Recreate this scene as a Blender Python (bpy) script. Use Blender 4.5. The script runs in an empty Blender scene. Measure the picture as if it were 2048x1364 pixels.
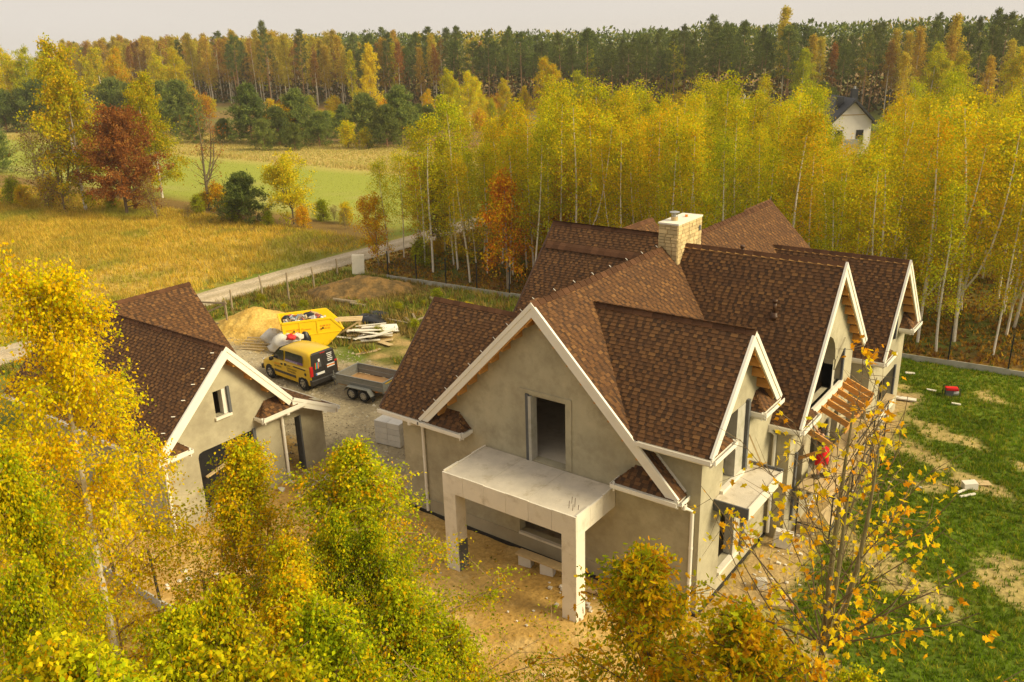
import bpy, math, random
import numpy as np
from mathutils import Vector, Matrix
from mathutils.geometry import tessellate_polygon

sc = bpy.context.scene
COL = sc.collection
R = math.radians
rng = np.random.default_rng(7)
random.seed(7)

# ------------------------------------------------------------------ camera
F_PX, PITCH, ROLL, YAW, CAM_H = 1699.0, R(19.36), R(-1.77), R(37.35), 15.0
_f = np.array([-math.sin(YAW)*math.cos(PITCH), math.cos(YAW)*math.cos(PITCH), -math.sin(PITCH)])
_r = np.array([math.cos(YAW), math.sin(YAW), 0.0]); _u = np.cross(_r, _f)
CR = _r*math.cos(ROLL)+_u*math.sin(ROLL); CU = -_r*math.sin(ROLL)+_u*math.cos(ROLL)
cam = bpy.data.cameras.new('camera'); camo = bpy.data.objects.new('camera', cam); COL.objects.link(camo)
cam.sensor_width = 36; cam.lens = F_PX/2048*36; cam.clip_end = 6000; cam.clip_start = 0.2
m = Matrix.Identity(4)
for i in range(3):
    m[i][0], m[i][1], m[i][2] = CR[i], CU[i], -_f[i]
m[2][3] = CAM_H
camo.matrix_world = m
sc.camera = camo
def ground_at(px, py, z=0.0):
    "a point of the survey: where the sight line through a picture point meets level z"
    d = _f*F_PX + CR*(px-1024) - CU*(py-682)
    t = (z-CAM_H)/d[2]
    return (d[0]*t, d[1]*t)

# ------------------------------------------------------------------ light
SUN_DIR = Vector((0.94, 0.29, 0.0)).normalized()
SUN_EL = R(33)
w = bpy.data.worlds.new('World'); sc.world = w; w.use_nodes = True
nt = w.node_tree; nt.nodes.clear()
sky = nt.nodes.new('ShaderNodeTexSky'); sky.sky_type = 'NISHITA'; sky.sun_disc = False
sky.sun_elevation = SUN_EL; sky.sun_rotation = math.atan2(SUN_DIR.x, SUN_DIR.y)
sky.dust_density = 6; sky.air_density = 1.5
sm = nt.nodes.new('ShaderNodeMixRGB'); sm.blend_type = 'MULTIPLY'; sm.inputs[0].default_value = 1
sm.inputs[2].default_value = (0.1, 0.1, 0.1, 1)
mx = nt.nodes.new('ShaderNodeMixRGB'); mx.inputs[0].default_value = 0.88
cn_ = nt.nodes.new('ShaderNodeTexNoise'); cn_.inputs['Scale'].default_value = 2.2; cn_.inputs['Detail'].default_value = 5
ctc = nt.nodes.new('ShaderNodeTexCoord'); cmp_ = nt.nodes.new('ShaderNodeMapping'); cmp_.inputs['Scale'].default_value = (1, 1, 4)
nt.links.new(ctc.outputs['Generated'], cmp_.inputs[0]); nt.links.new(cmp_.outputs[0], cn_.inputs['Vector'])
cr_ = nt.nodes.new('ShaderNodeMixRGB'); cr_.inputs[1].default_value = (0.655, 0.595, 0.525, 1); cr_.inputs[2].default_value = (0.755, 0.70, 0.635, 1)   # thin even cloud
nt.links.new(cn_.outputs['Fac'], cr_.inputs[0]); nt.links.new(cr_.outputs[0], mx.inputs[2])
bg = nt.nodes.new('ShaderNodeBackground'); wo = nt.nodes.new('ShaderNodeOutputWorld')
nt.links.new(sky.outputs[0], sm.inputs[1]); nt.links.new(sm.outputs[0], mx.inputs[1])
nt.links.new(mx.outputs[0], bg.inputs[0]); nt.links.new(bg.outputs[0], wo.inputs[0])
bg.inputs[1].default_value = 1.0
sl = bpy.data.lights.new('sun', 'SUN'); sl.energy = 4.3; sl.angle = R(26); sl.color = (1.0, 0.87, 0.56)
so = bpy.data.objects.new('sun', sl); COL.objects.link(so)
sd = Vector((SUN_DIR.x*math.cos(SUN_EL), SUN_DIR.y*math.cos(SUN_EL), math.sin(SUN_EL)))
so.rotation_euler = (-sd).to_track_quat('-Z', 'Y').to_euler(); so.location = sd*60
sc.view_settings.view_transform = 'Standard'; sc.view_settings.look = 'None'
sc.view_settings.exposure = 0.30; sc.view_settings.gamma = 1.0
sc.cycles.use_denoising = True
sc.cycles.max_bounces = 6; sc.cycles.diffuse_bounces = 3; sc.cycles.glossy_bounces = 2
sc.cycles.transmission_bounces = 4; sc.cycles.transparent_max_bounces = 6; sc.cycles.volume_bounces = 0

# ------------------------------------------------------------------ materials
def mat(name, color=(0.5, 0.5, 0.5), rough=0.8, var=0.12, scale=3.0, bump=0.0, bscale=30.0, attr=False,
        metal=0.0, rand=0.0, dirt=None, spec=0.3, stretch=None):
    m = bpy.data.materials.new(name); m.use_nodes = True
    n = m.node_tree.nodes; l = m.node_tree.links
    b = n['Principled BSDF']; b.inputs['Roughness'].default_value = rough; b.inputs['Metallic'].default_value = metal
    b.inputs['Specular IOR Level'].default_value = spec
    if attr:
        a = n.new('ShaderNodeAttribute'); a.attribute_name = 'col'; src = a.outputs['Color']
    else:
        a = n.new('ShaderNodeRGB'); a.outputs[0].default_value = (*color, 1); src = a.outputs[0]
    tc = n.new('ShaderNodeTexCoord'); vec = tc.outputs['Object']
    if stretch:
        mp = n.new('ShaderNodeMapping'); mp.inputs['Scale'].default_value = stretch
        l.new(vec, mp.inputs[0]); vec = mp.outputs[0]
    no = n.new('ShaderNodeTexNoise'); no.inputs['Scale'].default_value = scale; no.inputs['Detail'].default_value = 6
    no.inputs['Roughness'].default_value = 0.65
    l.new(vec, no.inputs['Vector'])
    mr = n.new('ShaderNodeMapRange'); mr.inputs[1].default_value = 0.25; mr.inputs[2].default_value = 0.75
    mr.inputs[3].default_value = 1-var; mr.inputs[4].default_value = 1+var
    l.new(no.outputs['Fac'], mr.inputs[0]); val = mr.outputs[0]
    if rand:
        oi = n.new('ShaderNodeObjectInfo'); r2 = n.new('ShaderNodeMapRange')
        r2.inputs[3].default_value = 1-rand; r2.inputs[4].default_value = 1+rand
        l.new(oi.outputs['Random'], r2.inputs[0])
        mu = n.new('ShaderNodeMath'); mu.operation = 'MULTIPLY'; l.new(val, mu.inputs[0]); l.new(r2.outputs[0], mu.inputs[1]); val = mu.outputs[0]
    h = n.new('ShaderNodeHueSaturation'); l.new(src, h.inputs['Color']); l.new(val, h.inputs['Value'])
    out = h.outputs[0]
    if dirt:
        dcol, dscale, lo, hi = dirt
        n2 = n.new('ShaderNodeTexNoise'); n2.inputs['Scale'].default_value = dscale; n2.inputs['Detail'].default_value = 8
        n2.inputs['Roughness'].default_value = 0.7
        l.new(vec, n2.inputs['Vector'])
        m2 = n.new('ShaderNodeMapRange'); m2.inputs[1].default_value = lo; m2.inputs[2].default_value = hi
        l.new(n2.outputs['Fac'], m2.inputs[0])
        mi = n.new('ShaderNodeMixRGB'); mi.inputs[2].default_value = (*dcol, 1)
        l.new(m2.outputs[0], mi.inputs[0]); l.new(out, mi.inputs[1]); out = mi.outputs[0]
    l.new(out, b.inputs['Base Color'])
    if bump:
        n3 = n.new('ShaderNodeTexNoise'); n3.inputs['Scale'].default_value = bscale; n3.inputs['Detail'].default_value = 5
        l.new(vec, n3.inputs['Vector'])
        bp = n.new('ShaderNodeBump'); bp.inputs['Strength'].default_value = bump; bp.inputs['Distance'].default_value = 0.07 if name == 'ground' else 0.02
        l.new(n3.outputs['Fac'], bp.inputs['Height']); l.new(bp.outputs[0], b.inputs['Normal'])
    return m

def leaf_mat(name, hue=0.02, val=0.18, trans=0.42):
    m = bpy.data.materials.new(name); m.use_nodes = True
    n = m.node_tree.nodes; l = m.node_tree.links; n.clear()
    a = n.new('ShaderNodeAttribute'); a.attribute_name = 'col'
    oi = n.new('ShaderNodeObjectInfo')
    h = n.new('ShaderNodeHueSaturation')
    r1 = n.new('ShaderNodeMapRange'); r1.inputs[3].default_value = 0.5-hue; r1.inputs[4].default_value = 0.5+hue
    r2 = n.new('ShaderNodeMapRange'); r2.inputs[3].default_value = 1-val; r2.inputs[4].default_value = 1+val
    fr = n.new('ShaderNodeMath'); fr.operation = 'FRACT'; mu = n.new('ShaderNodeMath'); mu.operation = 'MULTIPLY'; mu.inputs[1].default_value = 7.31
    l.new(oi.outputs['Random'], r1.inputs[0]); l.new(oi.outputs['Random'], mu.inputs[0]); l.new(mu.outputs[0], fr.inputs[0]); l.new(fr.outputs[0], r2.inputs[0])
    l.new(a.outputs['Color'], h.inputs['Color']); l.new(r1.outputs[0], h.inputs['Hue']); l.new(r2.outputs[0], h.inputs['Value'])
    d = n.new('ShaderNodeBsdfDiffuse'); t = n.new('ShaderNodeBsdfTranslucent'); mx = n.new('ShaderNodeMixShader'); mx.inputs[0].default_value = trans
    o = n.new('ShaderNodeOutputMaterial')
    l.new(h.outputs[0], d.inputs[0]); l.new(h.outputs[0], t.inputs[0]); l.new(d.outputs[0], mx.inputs[1]); l.new(t.outputs[0], mx.inputs[2]); l.new(mx.outputs[0], o.inputs[0])
    return m

M = dict(
    plaster=mat('plaster', (0.43, 0.38, 0.255), 0.95, 0.22, 0.7, 0.35, 60, dirt=((0.29, 0.25, 0.165), 0.9, 0.46, 0.70)),
    plinth=mat('plinth_plaster', (0.36, 0.31, 0.21), 0.95, 0.15, 1.2, 0.3, 50),
    foam=mat('white_board', (0.73, 0.67, 0.55), 0.85, 0.09, 1.5, 0.2, 40, rand=0.05, dirt=((0.47, 0.39, 0.27), 2.0, 0.53, 0.82)),
    slab=mat('screed', (0.58, 0.51, 0.40), 0.9, 0.16, 1.6, 0.4, 30, dirt=((0.33, 0.26, 0.15), 2.4, 0.54, 0.80)),
    white=mat('white_trim', (0.80, 0.75, 0.64), 0.55, 0.05, 2.0, dirt=((0.60, 0.54, 0.42), 3.0, 0.6, 0.9)),
    graphite=mat('graphite_foam', (0.105, 0.105, 0.105), 0.9, 0.2, 6, 0.2, 60),
    dark=mat('dark_metal', (0.02, 0.02, 0.02), 0.5, 0.1, 5),
    wood=mat('fresh_timber', (0.52, 0.245, 0.055), 0.75, 0.22, 3.0, 0.15, 40, rand=0.18, stretch=(1, 1, 4)),
    board=mat('pale_board', (0.52, 0.38, 0.19), 0.8, 0.2, 4, 0.1, 50, rand=0.15),
    grey_wood=mat('weathered_wood', (0.27, 0.21, 0.13), 0.9, 0.25, 6, 0.2, 50, rand=0.2),
    deck=mat('roof_boards', (0.40, 0.21, 0.06), 0.85, 0.2, 3),
    shingle=mat('shingle', attr=True, rough=0.92, var=0.07, scale=0.8, bump=0.2, bscale=120, spec=0.15),
    cap=mat('ridge_shingle', (0.092, 0.042, 0.020), 0.92, 0.2, 3, 0.2, 80, rand=0.28, spec=0.15),
    stone=mat('split_stone', (0.58, 0.44, 0.22), 0.9, 0.22, 6, 0.5, 25, rand=0.25),
    mortar=mat('mortar', (0.40, 0.31, 0.17), 0.95, 0.15, 8),
    vent=mat('brown_vent', (0.07, 0.032, 0.014), 0.4, 0.1, 4),
    zinc=mat('zinc', (0.42, 0.42, 0.40), 0.45, 0.15, 5, metal=0.6),
    yellow=mat('yellow_steel', (0.84, 0.54, 0.006), 0.5, 0.07, 2.0, dirt=((0.30, 0.13, 0.02), 2.6, 0.66, 0.9)),
    vanpaint=mat('van_paint', (0.72, 0.46, 0.006), 0.28, 0.05, 2.0, spec=0.5),
    vandark=mat('van_dark', (0.030, 0.026, 0.024), 0.35, 0.1, 3, spec=0.5),
    glass=mat('dark_glass', (0.025, 0.026, 0.030), 0.08, 0.2, 6, spec=0.6),
    tyre=mat('tyre', (0.022, 0.021, 0.020), 0.85, 0.2, 10),
    rim=mat('alloy', (0.52, 0.50, 0.46), 0.35, 0.1, 8, metal=0.7),
    redlens=mat('red_lens', (0.50, 0.015, 0.012), 0.25, 0.05, 5, spec=0.6),
    amber=mat('amber_lens', (0.75, 0.22, 0.01), 0.3, 0.05, 5),
    galv=mat('galvanised', (0.27, 0.27, 0.245), 0.5, 0.14, 3.0, metal=0.35),
    ply=mat('plywood', (0.48, 0.27, 0.11), 0.8, 0.2, 5, dirt=((0.24, 0.13, 0.06), 3, 0.55, 0.8)),
    bag=mat('woven_bag', (0.60, 0.56, 0.48), 0.85, 0.1, 4, 0.7, 9, dirt=((0.38, 0.33, 0.25), 3, 0.55, 0.85)),
    blackplastic=mat('black_plastic', (0.018, 0.018, 0.020), 0.35, 0.2, 4, 0.6, 7),
    redplastic=mat('red_plastic', (0.62, 0.03, 0.03), 0.5, 0.1, 4, 0.5, 8),
    debris=mat('debris', attr=True, rough=0.85, var=0.15, scale=6),
    rubble=mat('rubble', (0.66, 0.60, 0.50), 0.95, 0.2, 4, 0.4, 14, rand=0.2),
    block=mat('aerated_block', (0.66, 0.62, 0.54), 0.95, 0.08, 3, 0.3, 60, rand=0.08),
    concrete=mat('concrete', (0.44, 0.41, 0.34), 0.95, 0.16, 2.5, 0.3, 20, dirt=((0.27, 0.26, 0.17), 1.8, 0.5, 0.8)),
    ground=mat('ground', attr=True, rough=0.97, var=0.36, scale=7.0, bump=0.8, bscale=7.0, spec=0.1),
    grass=leaf_mat('grass_blade', 0.0, 0.0, 0.3),
    birchleaf=leaf_mat('autumn_leaf', 0.016, 0.14, 0.5),
    needle=leaf_mat('needles', 0.012, 0.18, 0.3),
    bark=mat('bark', attr=True, rough=0.9, var=0.3, scale=5, stretch=(3, 3, 1.2), dirt=None),
    ink_red=mat('red_print', (0.60, 0.05, 0.015), 0.6, 0.05, 5),
    ink_black=mat('black_print', (0.02, 0.015, 0.01), 0.6, 0.05, 5),
    ink_orange=mat('orange_print', (0.80, 0.20, 0.01), 0.6, 0.05, 5),
    ink_white=mat('white_print', (0.72, 0.70, 0.66), 0.6, 0.05, 5),
    ink_purple=mat('purple_print', (0.17, 0.08, 0.27), 0.5, 0.1, 5),
    ink_green=mat('green_print', (0.04, 0.38, 0.06), 0.6, 0.05, 5),
    ink_blue=mat('blue_print', (0.03, 0.10, 0.45), 0.6, 0.05, 5),
    skin=mat('skin', (0.50, 0.27, 0.16), 0.6, 0.08, 6),
    cloth_red=mat('red_cloth', (0.62, 0.010, 0.012), 0.85, 0.15, 8, 0.3, 20),
    cloth_grey=mat('grey_cloth', (0.055, 0.05, 0.052), 0.9, 0.15, 8, 0.3, 20),
    hair=mat('hair', (0.025, 0.016, 0.010), 0.7, 0.1, 20),
    shoe=mat('shoe', (0.10, 0.085, 0.05), 0.8, 0.15, 10),
    render_white=mat('pale_render', (0.72, 0.68, 0.61), 0.9, 0.05, 2),
    slate=mat('dark_tiles', (0.030, 0.032, 0.038), 0.6, 0.2, 4),
    interior=mat('interior_blockwork', (0.34, 0.30, 0.22), 0.95, 0.2, 2),
)

# ------------------------------------------------------------------ mesh helpers
ORG = {}
def org_of(o):
    return ORG.get(o.name, Vector((0, 0, 0))) if o else Vector((0, 0, 0))
def tag(o, label=None, cat=None, group=None, kind=None):
    if label: o['label'] = label
    if cat: o['category'] = cat
    if group: o['group'] = group
    if kind: o['kind'] = kind
    return o
def empty(name, loc=(0, 0, 0), label=None, cat=None, group=None, rz=0.0):
    o = bpy.data.objects.new(name, None); COL.objects.link(o); o.location = loc; o.empty_display_size = 0.3
    o.rotation_euler = (0, 0, rz)
    ORG[o.name] = Vector(loc)
    return tag(o, label, cat, group)
def raw_mesh(name, V, F, mt, C=None, cdom='FACE', smooth=False):
    V = np.asarray(V, np.float32); me = bpy.data.meshes.new(name)
    if isinstance(F, np.ndarray):
        nf, k = F.shape; tot = np.full(nf, k, np.int32); flat = F.astype(np.int32).ravel()
    else:
        tot = np.array([len(f) for f in F], np.int32); flat = np.array([i for f in F for i in f], np.int32); nf = len(F)
    me.vertices.add(len(V)); me.vertices.foreach_set('co', V.ravel())
    me.loops.add(len(flat)); me.loops.foreach_set('vertex_index', flat)
    me.polygons.add(nf)
    st = np.zeros(nf, np.int32); st[1:] = np.cumsum(tot)[:-1]
    me.polygons.foreach_set('loop_start', st)
    me.polygons.foreach_set('use_smooth', np.full(nf, bool(smooth)))
    me.update(calc_edges=True)
    if C is not None:
        a = me.attributes.new('col', 'FLOAT_COLOR', cdom)
        C = np.asarray(C, np.float32)
        if C.shape[1] == 3: C = np.hstack([C, np.ones((len(C), 1), np.float32)])
        a.data.foreach_set('color', C.ravel())
    if mt: me.materials.append(M[mt] if isinstance(mt, str) else mt)
    return me
def put(name, me, parent=None, loc=None):
    o = bpy.data.objects.new(name, me); COL.objects.link(o)
    if parent: o.parent = parent
    if loc is not None: o.location = loc
    ORG[o.name] = org_of(parent)
    return o
class MB:
    def __init__(s): s.v = []; s.f = []; s.c = []
    def add(s, V, F, c=None):
        n = len(s.v); s.v += [tuple(map(float, p)) for p in V]; s.f += [tuple(i+n for i in f) for f in F]
        if c is not None: s.c += [c]*len(F)
        return s
    def hexa(s, P, c=None):
        return s.add(P, [(0, 3, 2, 1), (4, 5, 6, 7), (0, 1, 5, 4), (1, 2, 6, 5), (2, 3, 7, 6), (3, 0, 4, 7)], c)
    def box(s, a, b, c=None):
        x0, y0, z0 = a; x1, y1, z1 = b
        return s.hexa([(x0, y0, z0), (x1, y0, z0), (x1, y1, z0), (x0, y1, z0), (x0, y0, z1), (x1, y0, z1), (x1, y1, z1), (x0, y1, z1)], c)
    def obox(s, cen, size, rot=(0, 0, 0), c=None):
        from mathutils import Euler
        mt = Euler(rot).to_matrix(); cen = Vector(cen); h = [x/2 for x in size]
        P = [cen+mt @ Vector((sx*h[0], sy*h[1], sz*h[2])) for sz in (-1, 1) for sx, sy in ((-1, -1), (1, -1), (1, 1), (-1, 1))]
        return s.hexa(P, c)
    def beam(s, p0, p1, wd, ht, up=(0, 0, 1), c=None, taper=1.0):
        p0 = Vector(p0); p1 = Vector(p1); d = (p1-p0).normalized(); up = Vector(up)
        sd = d.cross(up).normalized(); up = sd.cross(d).normalized()
        P = []
        for p, k in ((p0, 1), (p1, taper)):
            P += [p-sd*wd/2*k-up*ht/2*k, p+sd*wd/2*k-up*ht/2*k, p+sd*wd/2*k+up*ht/2*k, p-sd*wd/2*k+up*ht/2*k]
        return s.hexa(P, c)
    def tube(s, pts, rad, n=8, caps=True, c=None):
        pts = [Vector(p) for p in pts]; k = len(pts)
        if not hasattr(rad, '__len__'): rad = [rad]*k
        V = []; F = []; ref = None
        for i, p in enumerate(pts):
            d = (pts[min(i+1, k-1)]-pts[max(i-1, 0)])
            if d.length < 1e-9: d = Vector((0, 0, 1))
            d.normalize()
            if ref is None: ref = Vector((1, 0, 0)) if abs(d.x) < .8 else Vector((0, 1, 0))
            a = d.cross(ref).normalized(); b = d.cross(a).normalized(); ref = -b if False else ref
            for j in range(n):
                t = 2*math.pi*j/n; V.append(p+(a*math.cos(t)+b*math.sin(t))*rad[i])
        for i in range(k-1):
            for j in range(n):
                F.append((i*n+j, i*n+(j+1) % n, (i+1)*n+(j+1) % n, (i+1)*n+j))
        if caps: F += [tuple(range(n-1, -1, -1)), tuple(range((k-1)*n, k*n))]
        return s.add(V, F, c)
    def prism(s, poly, off, c=None):
        "a planar outline pushed out by off"
        n = len(poly); off = Vector(off); P = [Vector(p) for p in poly]
        return s.add(P+[p+off for p in P], [tuple(range(n-1, -1, -1)), tuple(range(n, 2*n))]+[(i, (i+1) % n, n+(i+1) % n, n+i) for i in range(n)], c)
    def build(s, name, mt, parent=None, smooth=False, bevel=0.0):
        o0 = org_of(parent); V = np.array(s.v)-np.array(o0)
        o = put(name, raw_mesh(name, V, s.f, mt, np.array(s.c) if s.c else None, smooth=smooth), parent)
        if bevel:
            b = o.modifiers.new('edge', 'BEVEL'); b.width = bevel; b.segments = 2; b.limit_method = 'ANGLE'
        return o
def single(name, mb, mt, label, cat, group=None, loc=None, smooth=False, bevel=0.0):
    "a thing that is one mesh; its origin at its base"
    V = np.array(mb.v); base = loc if loc is not None else (V[:, 0].mean(), V[:, 1].mean(), V[:, 2].min())
    o = put(name, raw_mesh(name, V-np.array(base), mb.f, mt, np.array(mb.c) if mb.c else None, smooth=smooth), None, base)
    ORG[o.name] = Vector(base)
    if bevel:
        b = o.modifiers.new('edge', 'BEVEL'); b.width = bevel; b.segments = 2; b.limit_method = 'ANGLE'
    return tag(o, label, cat, group)
def text(name, s, size, loc, right, up, mt, parent, align='LEFT', sx=1.0):
    "flat lettering lying on a panel"
    cu = bpy.data.curves.new(name, 'FONT'); cu.body = s; cu.size = size; cu.align_x = align; cu.extrude = 0.001
    cu.materials.append(M[mt])
    tmp = bpy.data.objects.new(name, cu); COL.objects.link(tmp); bpy.context.view_layer.update()
    me = bpy.data.meshes.new_from_object(tmp.evaluated_get(bpy.context.evaluated_depsgraph_get())); bpy.data.objects.remove(tmp)
    o = bpy.data.objects.new(name, me); COL.objects.link(o); o.parent = parent
    r = Vector(right).normalized(); u = Vector(up).normalized(); n = r.cross(u)
    mm = Matrix.Identity(4)
    for i in range(3): mm[i][0], mm[i][1], mm[i][2] = r[i]*sx, u[i], n[i]
    l = Vector(loc)-org_of(parent)
    mm[0][3], mm[1][3], mm[2][3] = l
    o.matrix_basis = mm
    return o

# value noise
_NT = np.random.default_rng(99).random((256, 256))
def vnoise(x, y, s, seed=0):
    x = np.asarray(x, float)/s+seed*17.3; y = np.asarray(y, float)/s+seed*31.7
    xi = np.floor(x).astype(int); yi = np.floor(y).astype(int); fx = x-xi; fy = y-yi
    fx = fx*fx*(3-2*fx); fy = fy*fy*(3-2*fy)
    g = lambda a, b: _NT[a % 256, b % 256]
    return (g(xi, yi)*(1-fx)+g(xi+1, yi)*fx)*(1-fy)+(g(xi, yi+1)*(1-fx)+g(xi+1, yi+1)*fx)*fy
def fbm(x, y, s, seed=0, o=4):
    t = 0; a = 1; n = 0
    for i in range(o): t = t+a*vnoise(x, y, s/2**i, seed+i); n += a; a *= .55
    return t/n
def sstep(x, a, b):
    t = np.clip((x-a)/(b-a), 0, 1); return t*t*(3-2*t)
# ------------------------------------------------------------------ ground
def axis(a, b, d, lo, hi, g=1.14):
    c = list(np.arange(a, b+1e-6, d)); s = d; x = a; L = []
    while x > lo: s *= g; x -= s; L.append(x)
    s = d; x = b; H = []
    while x < hi: s *= g; x += s; H.append(x)
    return np.array(L[::-1]+c+H)
def mixc(C, col, mk):
    return C*(1-mk[..., None])+np.array(col)*mk[..., None]
def ground_col(x, y):
    n1 = fbm(x, y, 9, 1); n2 = fbm(x, y, 2.2, 2); n3 = fbm(x, y, 0.7, 3, 3); n4 = fbm(x, y, 30, 4)
    C = np.zeros(x.shape+(3,))+np.array((0.46, 0.315, 0.07))
    C = mixc(C, (0.30, 0.235, 0.045), sstep(n1, .42, .62))
    C = mixc(C, (0.55, 0.39, 0.10), sstep(n2, .5, .7)*.8)
    C = mixc(C, (0.16, 0.19, 0.03), sstep(n1*.6+n2*.4, .56, .7)*.7)
    west = sstep(-x, 49.2, 50.4)
    # tree row strip
    C = mixc(C, (0.22, 0.14, 0.04), west*sstep(y+3*(n1-.5), 42, 45)*(1-sstep(y, 52, 54)))
    # mown green field in strips along the rows
    rows = .5+.5*np.sin((y+.6*(n1-.5))*2*math.pi/1.9)
    fld = west*sstep(y+1.2*(n2-.5), 51.5, 53)
    C = mixc(C, (0.29, 0.31, 0.045), fld)
    C = mixc(C, (0.36, 0.315, 0.105), fld*sstep(rows+n2*.7, 1.0, 1.5)*.75)
    st = sstep(y+1.5*(n1-.5), 76, 77.2)
    C = mixc(C, (0.46, 0.35, 0.10), west*st); C = mixc(C, (0.34, 0.32, 0.07), west*st*sstep(n2, .45, .65)*.7)
    scr = sstep(y+6*(n1-.5)+x*.0, 95, 98)
    C = mixc(C, (0.23, 0.145, 0.05), scr); C = mixc(C, (0.15, 0.155, 0.035), scr*sstep(n1, .45, .6))
    C = mixc(C, (0.30, 0.13, 0.04), scr*sstep(n4, .52, .66)*.6)
    # grove floor
    gr = sstep(x, -45.5, -44)*sstep(y-.068*(x+40), 40.2, 41)
    C = mixc(C, (0.145, 0.088, 0.026), gr); C = mixc(C, (0.115, 0.135, 0.022), gr*sstep(n1+.1*sstep(y, 45, 60), .48, .62))
    C = mixc(C, (0.30, 0.155, 0.030), gr*sstep(n2, .52, .68)*.7)
    # the plot
    pl = sstep(x, -45.8, -44.6)*(1-sstep(y-.068*(x+40), 40.0, 40.6))
    C = mixc(C, (0.155, 0.150, 0.030), pl); C = mixc(C, (0.215, 0.150, 0.050), pl*sstep(n1*.5+n2*.5, .48, .6))
    C = mixc(C, (0.120, 0.150, 0.022), pl*sstep(n2, .52, .66)*.8)
    # verge by the road
    vg = sstep(x, -46.2, -45.6)*(1-sstep(x, -44, -43))*(1-sstep(y, 40, 42)); C = mixc(C, (0.17, 0.20, 0.025), vg*.8)
    vw = sstep(-x, 48.8, 49.2)*(1-sstep(-x, 50.5, 52.5)); C = mixc(C, (0.17, 0.21, 0.025), vw*(1-sstep(y, 90, 110))*(.5+.5*sstep(n2, .35, .55)))
    # gravel yard
    d = np.maximum(np.abs(x+28.5)/11.0, np.abs(y-22.2)/5.6)
    d2 = np.maximum(np.abs(x+38.5)/4.5, np.abs(y-24.5)/3.2)
    ya = np.clip(1-sstep(d+.25*(n2-.5), .92, 1.05)+1-sstep(d2+.25*(n2-.5), .9, 1.05), 0, 1)*pl
    C = mixc(C, (0.40, 0.325, 0.195), ya); C = mixc(C, (0.27, 0.215, 0.13), ya*sstep(n3, .52, .66)*.7)
    C = mixc(C, (0.50, 0.40, 0.24), ya*sstep(n1, .5, .65)*.6)
    # worn, half-grassed strip behind the yard
    wo = sstep(y, 26.2, 27.5)*(1-sstep(y, 31, 33))*sstep(x, -34, -32)*(1-sstep(x, -21, -19))
    C = mixc(C, (0.42, 0.285, 0.11), wo*sstep(n2+.3*(n1-.5), .42, .58)); C = mixc(C, (0.13, 0.17, 0.02), wo*(1-sstep(n2, .36, .46)))
    # golden sand round the houses
    ds = np.maximum(np.abs(x+14.5)/13.5, np.abs(y-13.5)/6.2)
    sa = (1-sstep(ds+.12*(n2-.5), .92, 1.06))
    C = mixc(C, (0.50, 0.315, 0.095), sa); C = mixc(C, (0.40, 0.235, 0.060), sa*sstep(n2, .46, .62)*.8); C = mixc(C, (0.60, 0.42, 0.17), sa*sstep(n3, .54, .68)*.5)
    ds = np.maximum(np.abs(x+39.5)/3.6, np.abs(y-28)/2.6); C = mixc(C, (0.56, 0.37, 0.10), (1-sstep(ds+.2*(n2-.5), .8, 1.05))*pl)
    # lawn east of the house
    la = sstep(x+1.2*(n2-.5)+.5*(n3-.5), -6.7, -5.8)*sstep(y, 12, 14)*(1-sstep(y-.068*(x+40), 40.0, 40.6))
    la = np.maximum(la, sstep(y, 37.6, 38.2)*sstep(x, -17, -15)*(1-sstep(y-.068*(x+40), 40, 40.6)))
    C = mixc(C, (0.40, 0.28, 0.12), sstep(x, -8, -7.9)*sstep(y, 12, 14)*(1-la)*(1-sstep(y, 38, 39)))
    C = mixc(C, (0.13, 0.185, 0.014), la); C = mixc(C, (0.20, 0.22, 0.022), la*sstep(n2, .45, .62)); C = mixc(C, (0.09, 0.13, 0.012), la*sstep(n1, .5, .65)*.7)
    ln = .5+.5*np.sin((y*1.0+x*.55+2*(n1-.5))*2*math.pi/2.6)
    C = mixc(C, (0.46, 0.33, 0.13), la*sstep(n2+.19*ln+.2*(n1-.5)-.10*sstep(y, 30, 38), .675, .79)*(1-sstep(x, -1.5, 1))*.8)
    C = mixc(C, (0.42, 0.30, 0.12), la*sstep(n1*.6+n2*.4, .60, .68)*sstep(19-y, -1, 2)*.8)
    # litter near the camera and beyond the garage
    nf = (1-sstep(y-.25*(x+24)*0, 8.2, 10.5))*sstep(x, -45, -40)*(1-sstep(x, -3, 0))
    C = mixc(C, (0.26, 0.165, 0.040), nf); C = mixc(C, (0.12, 0.12, 0.02), nf*sstep(n2, .5, .64)); C = mixc(C, (0.42, 0.24, 0.03), nf*sstep(n3, .5, .66)*.5)
    # road
    rd = np.abs(x+47.6+.25*(n1-.5))
    ro = (1-sstep(rd+.35*(n2-.5), 1.35, 1.62))*(1-sstep(y, 150, 160))
    C = mixc(C, (0.47, 0.375, 0.245), ro); C = mixc(C, (0.36, 0.29, 0.18), ro*(sstep(np.abs(rd-.05), .0, .35)*0+1-sstep(np.abs(rd), .12, .42))*.55)
    C = mixc(C, (0.58, 0.47, 0.32), ro*(1-sstep(np.abs(rd-.75), .1, .35))*.6)
    return C, la, ya
def ground_z(x, y):
    n2 = fbm(x, y, 1.3, 12, 3)-.5; n3 = fbm(x, y, .45, 13, 2)-.5
    near = (np.abs(x+20) < 40)*(y < 44)
    return near*(n2*.12+n3*.10)-.02
gx = axis(-56, 6, .22, -2500, 1500); gy = axis(5, 43, .22, -300, 3500)
GX, GY = np.meshgrid(gx, gy)
GC, GLA, GYA = ground_col(GX, GY)
GZ = ground_z(GX, GY)
nx, ny = len(gx), len(gy)
idx = np.arange(nx*ny).reshape(ny, nx)
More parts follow.
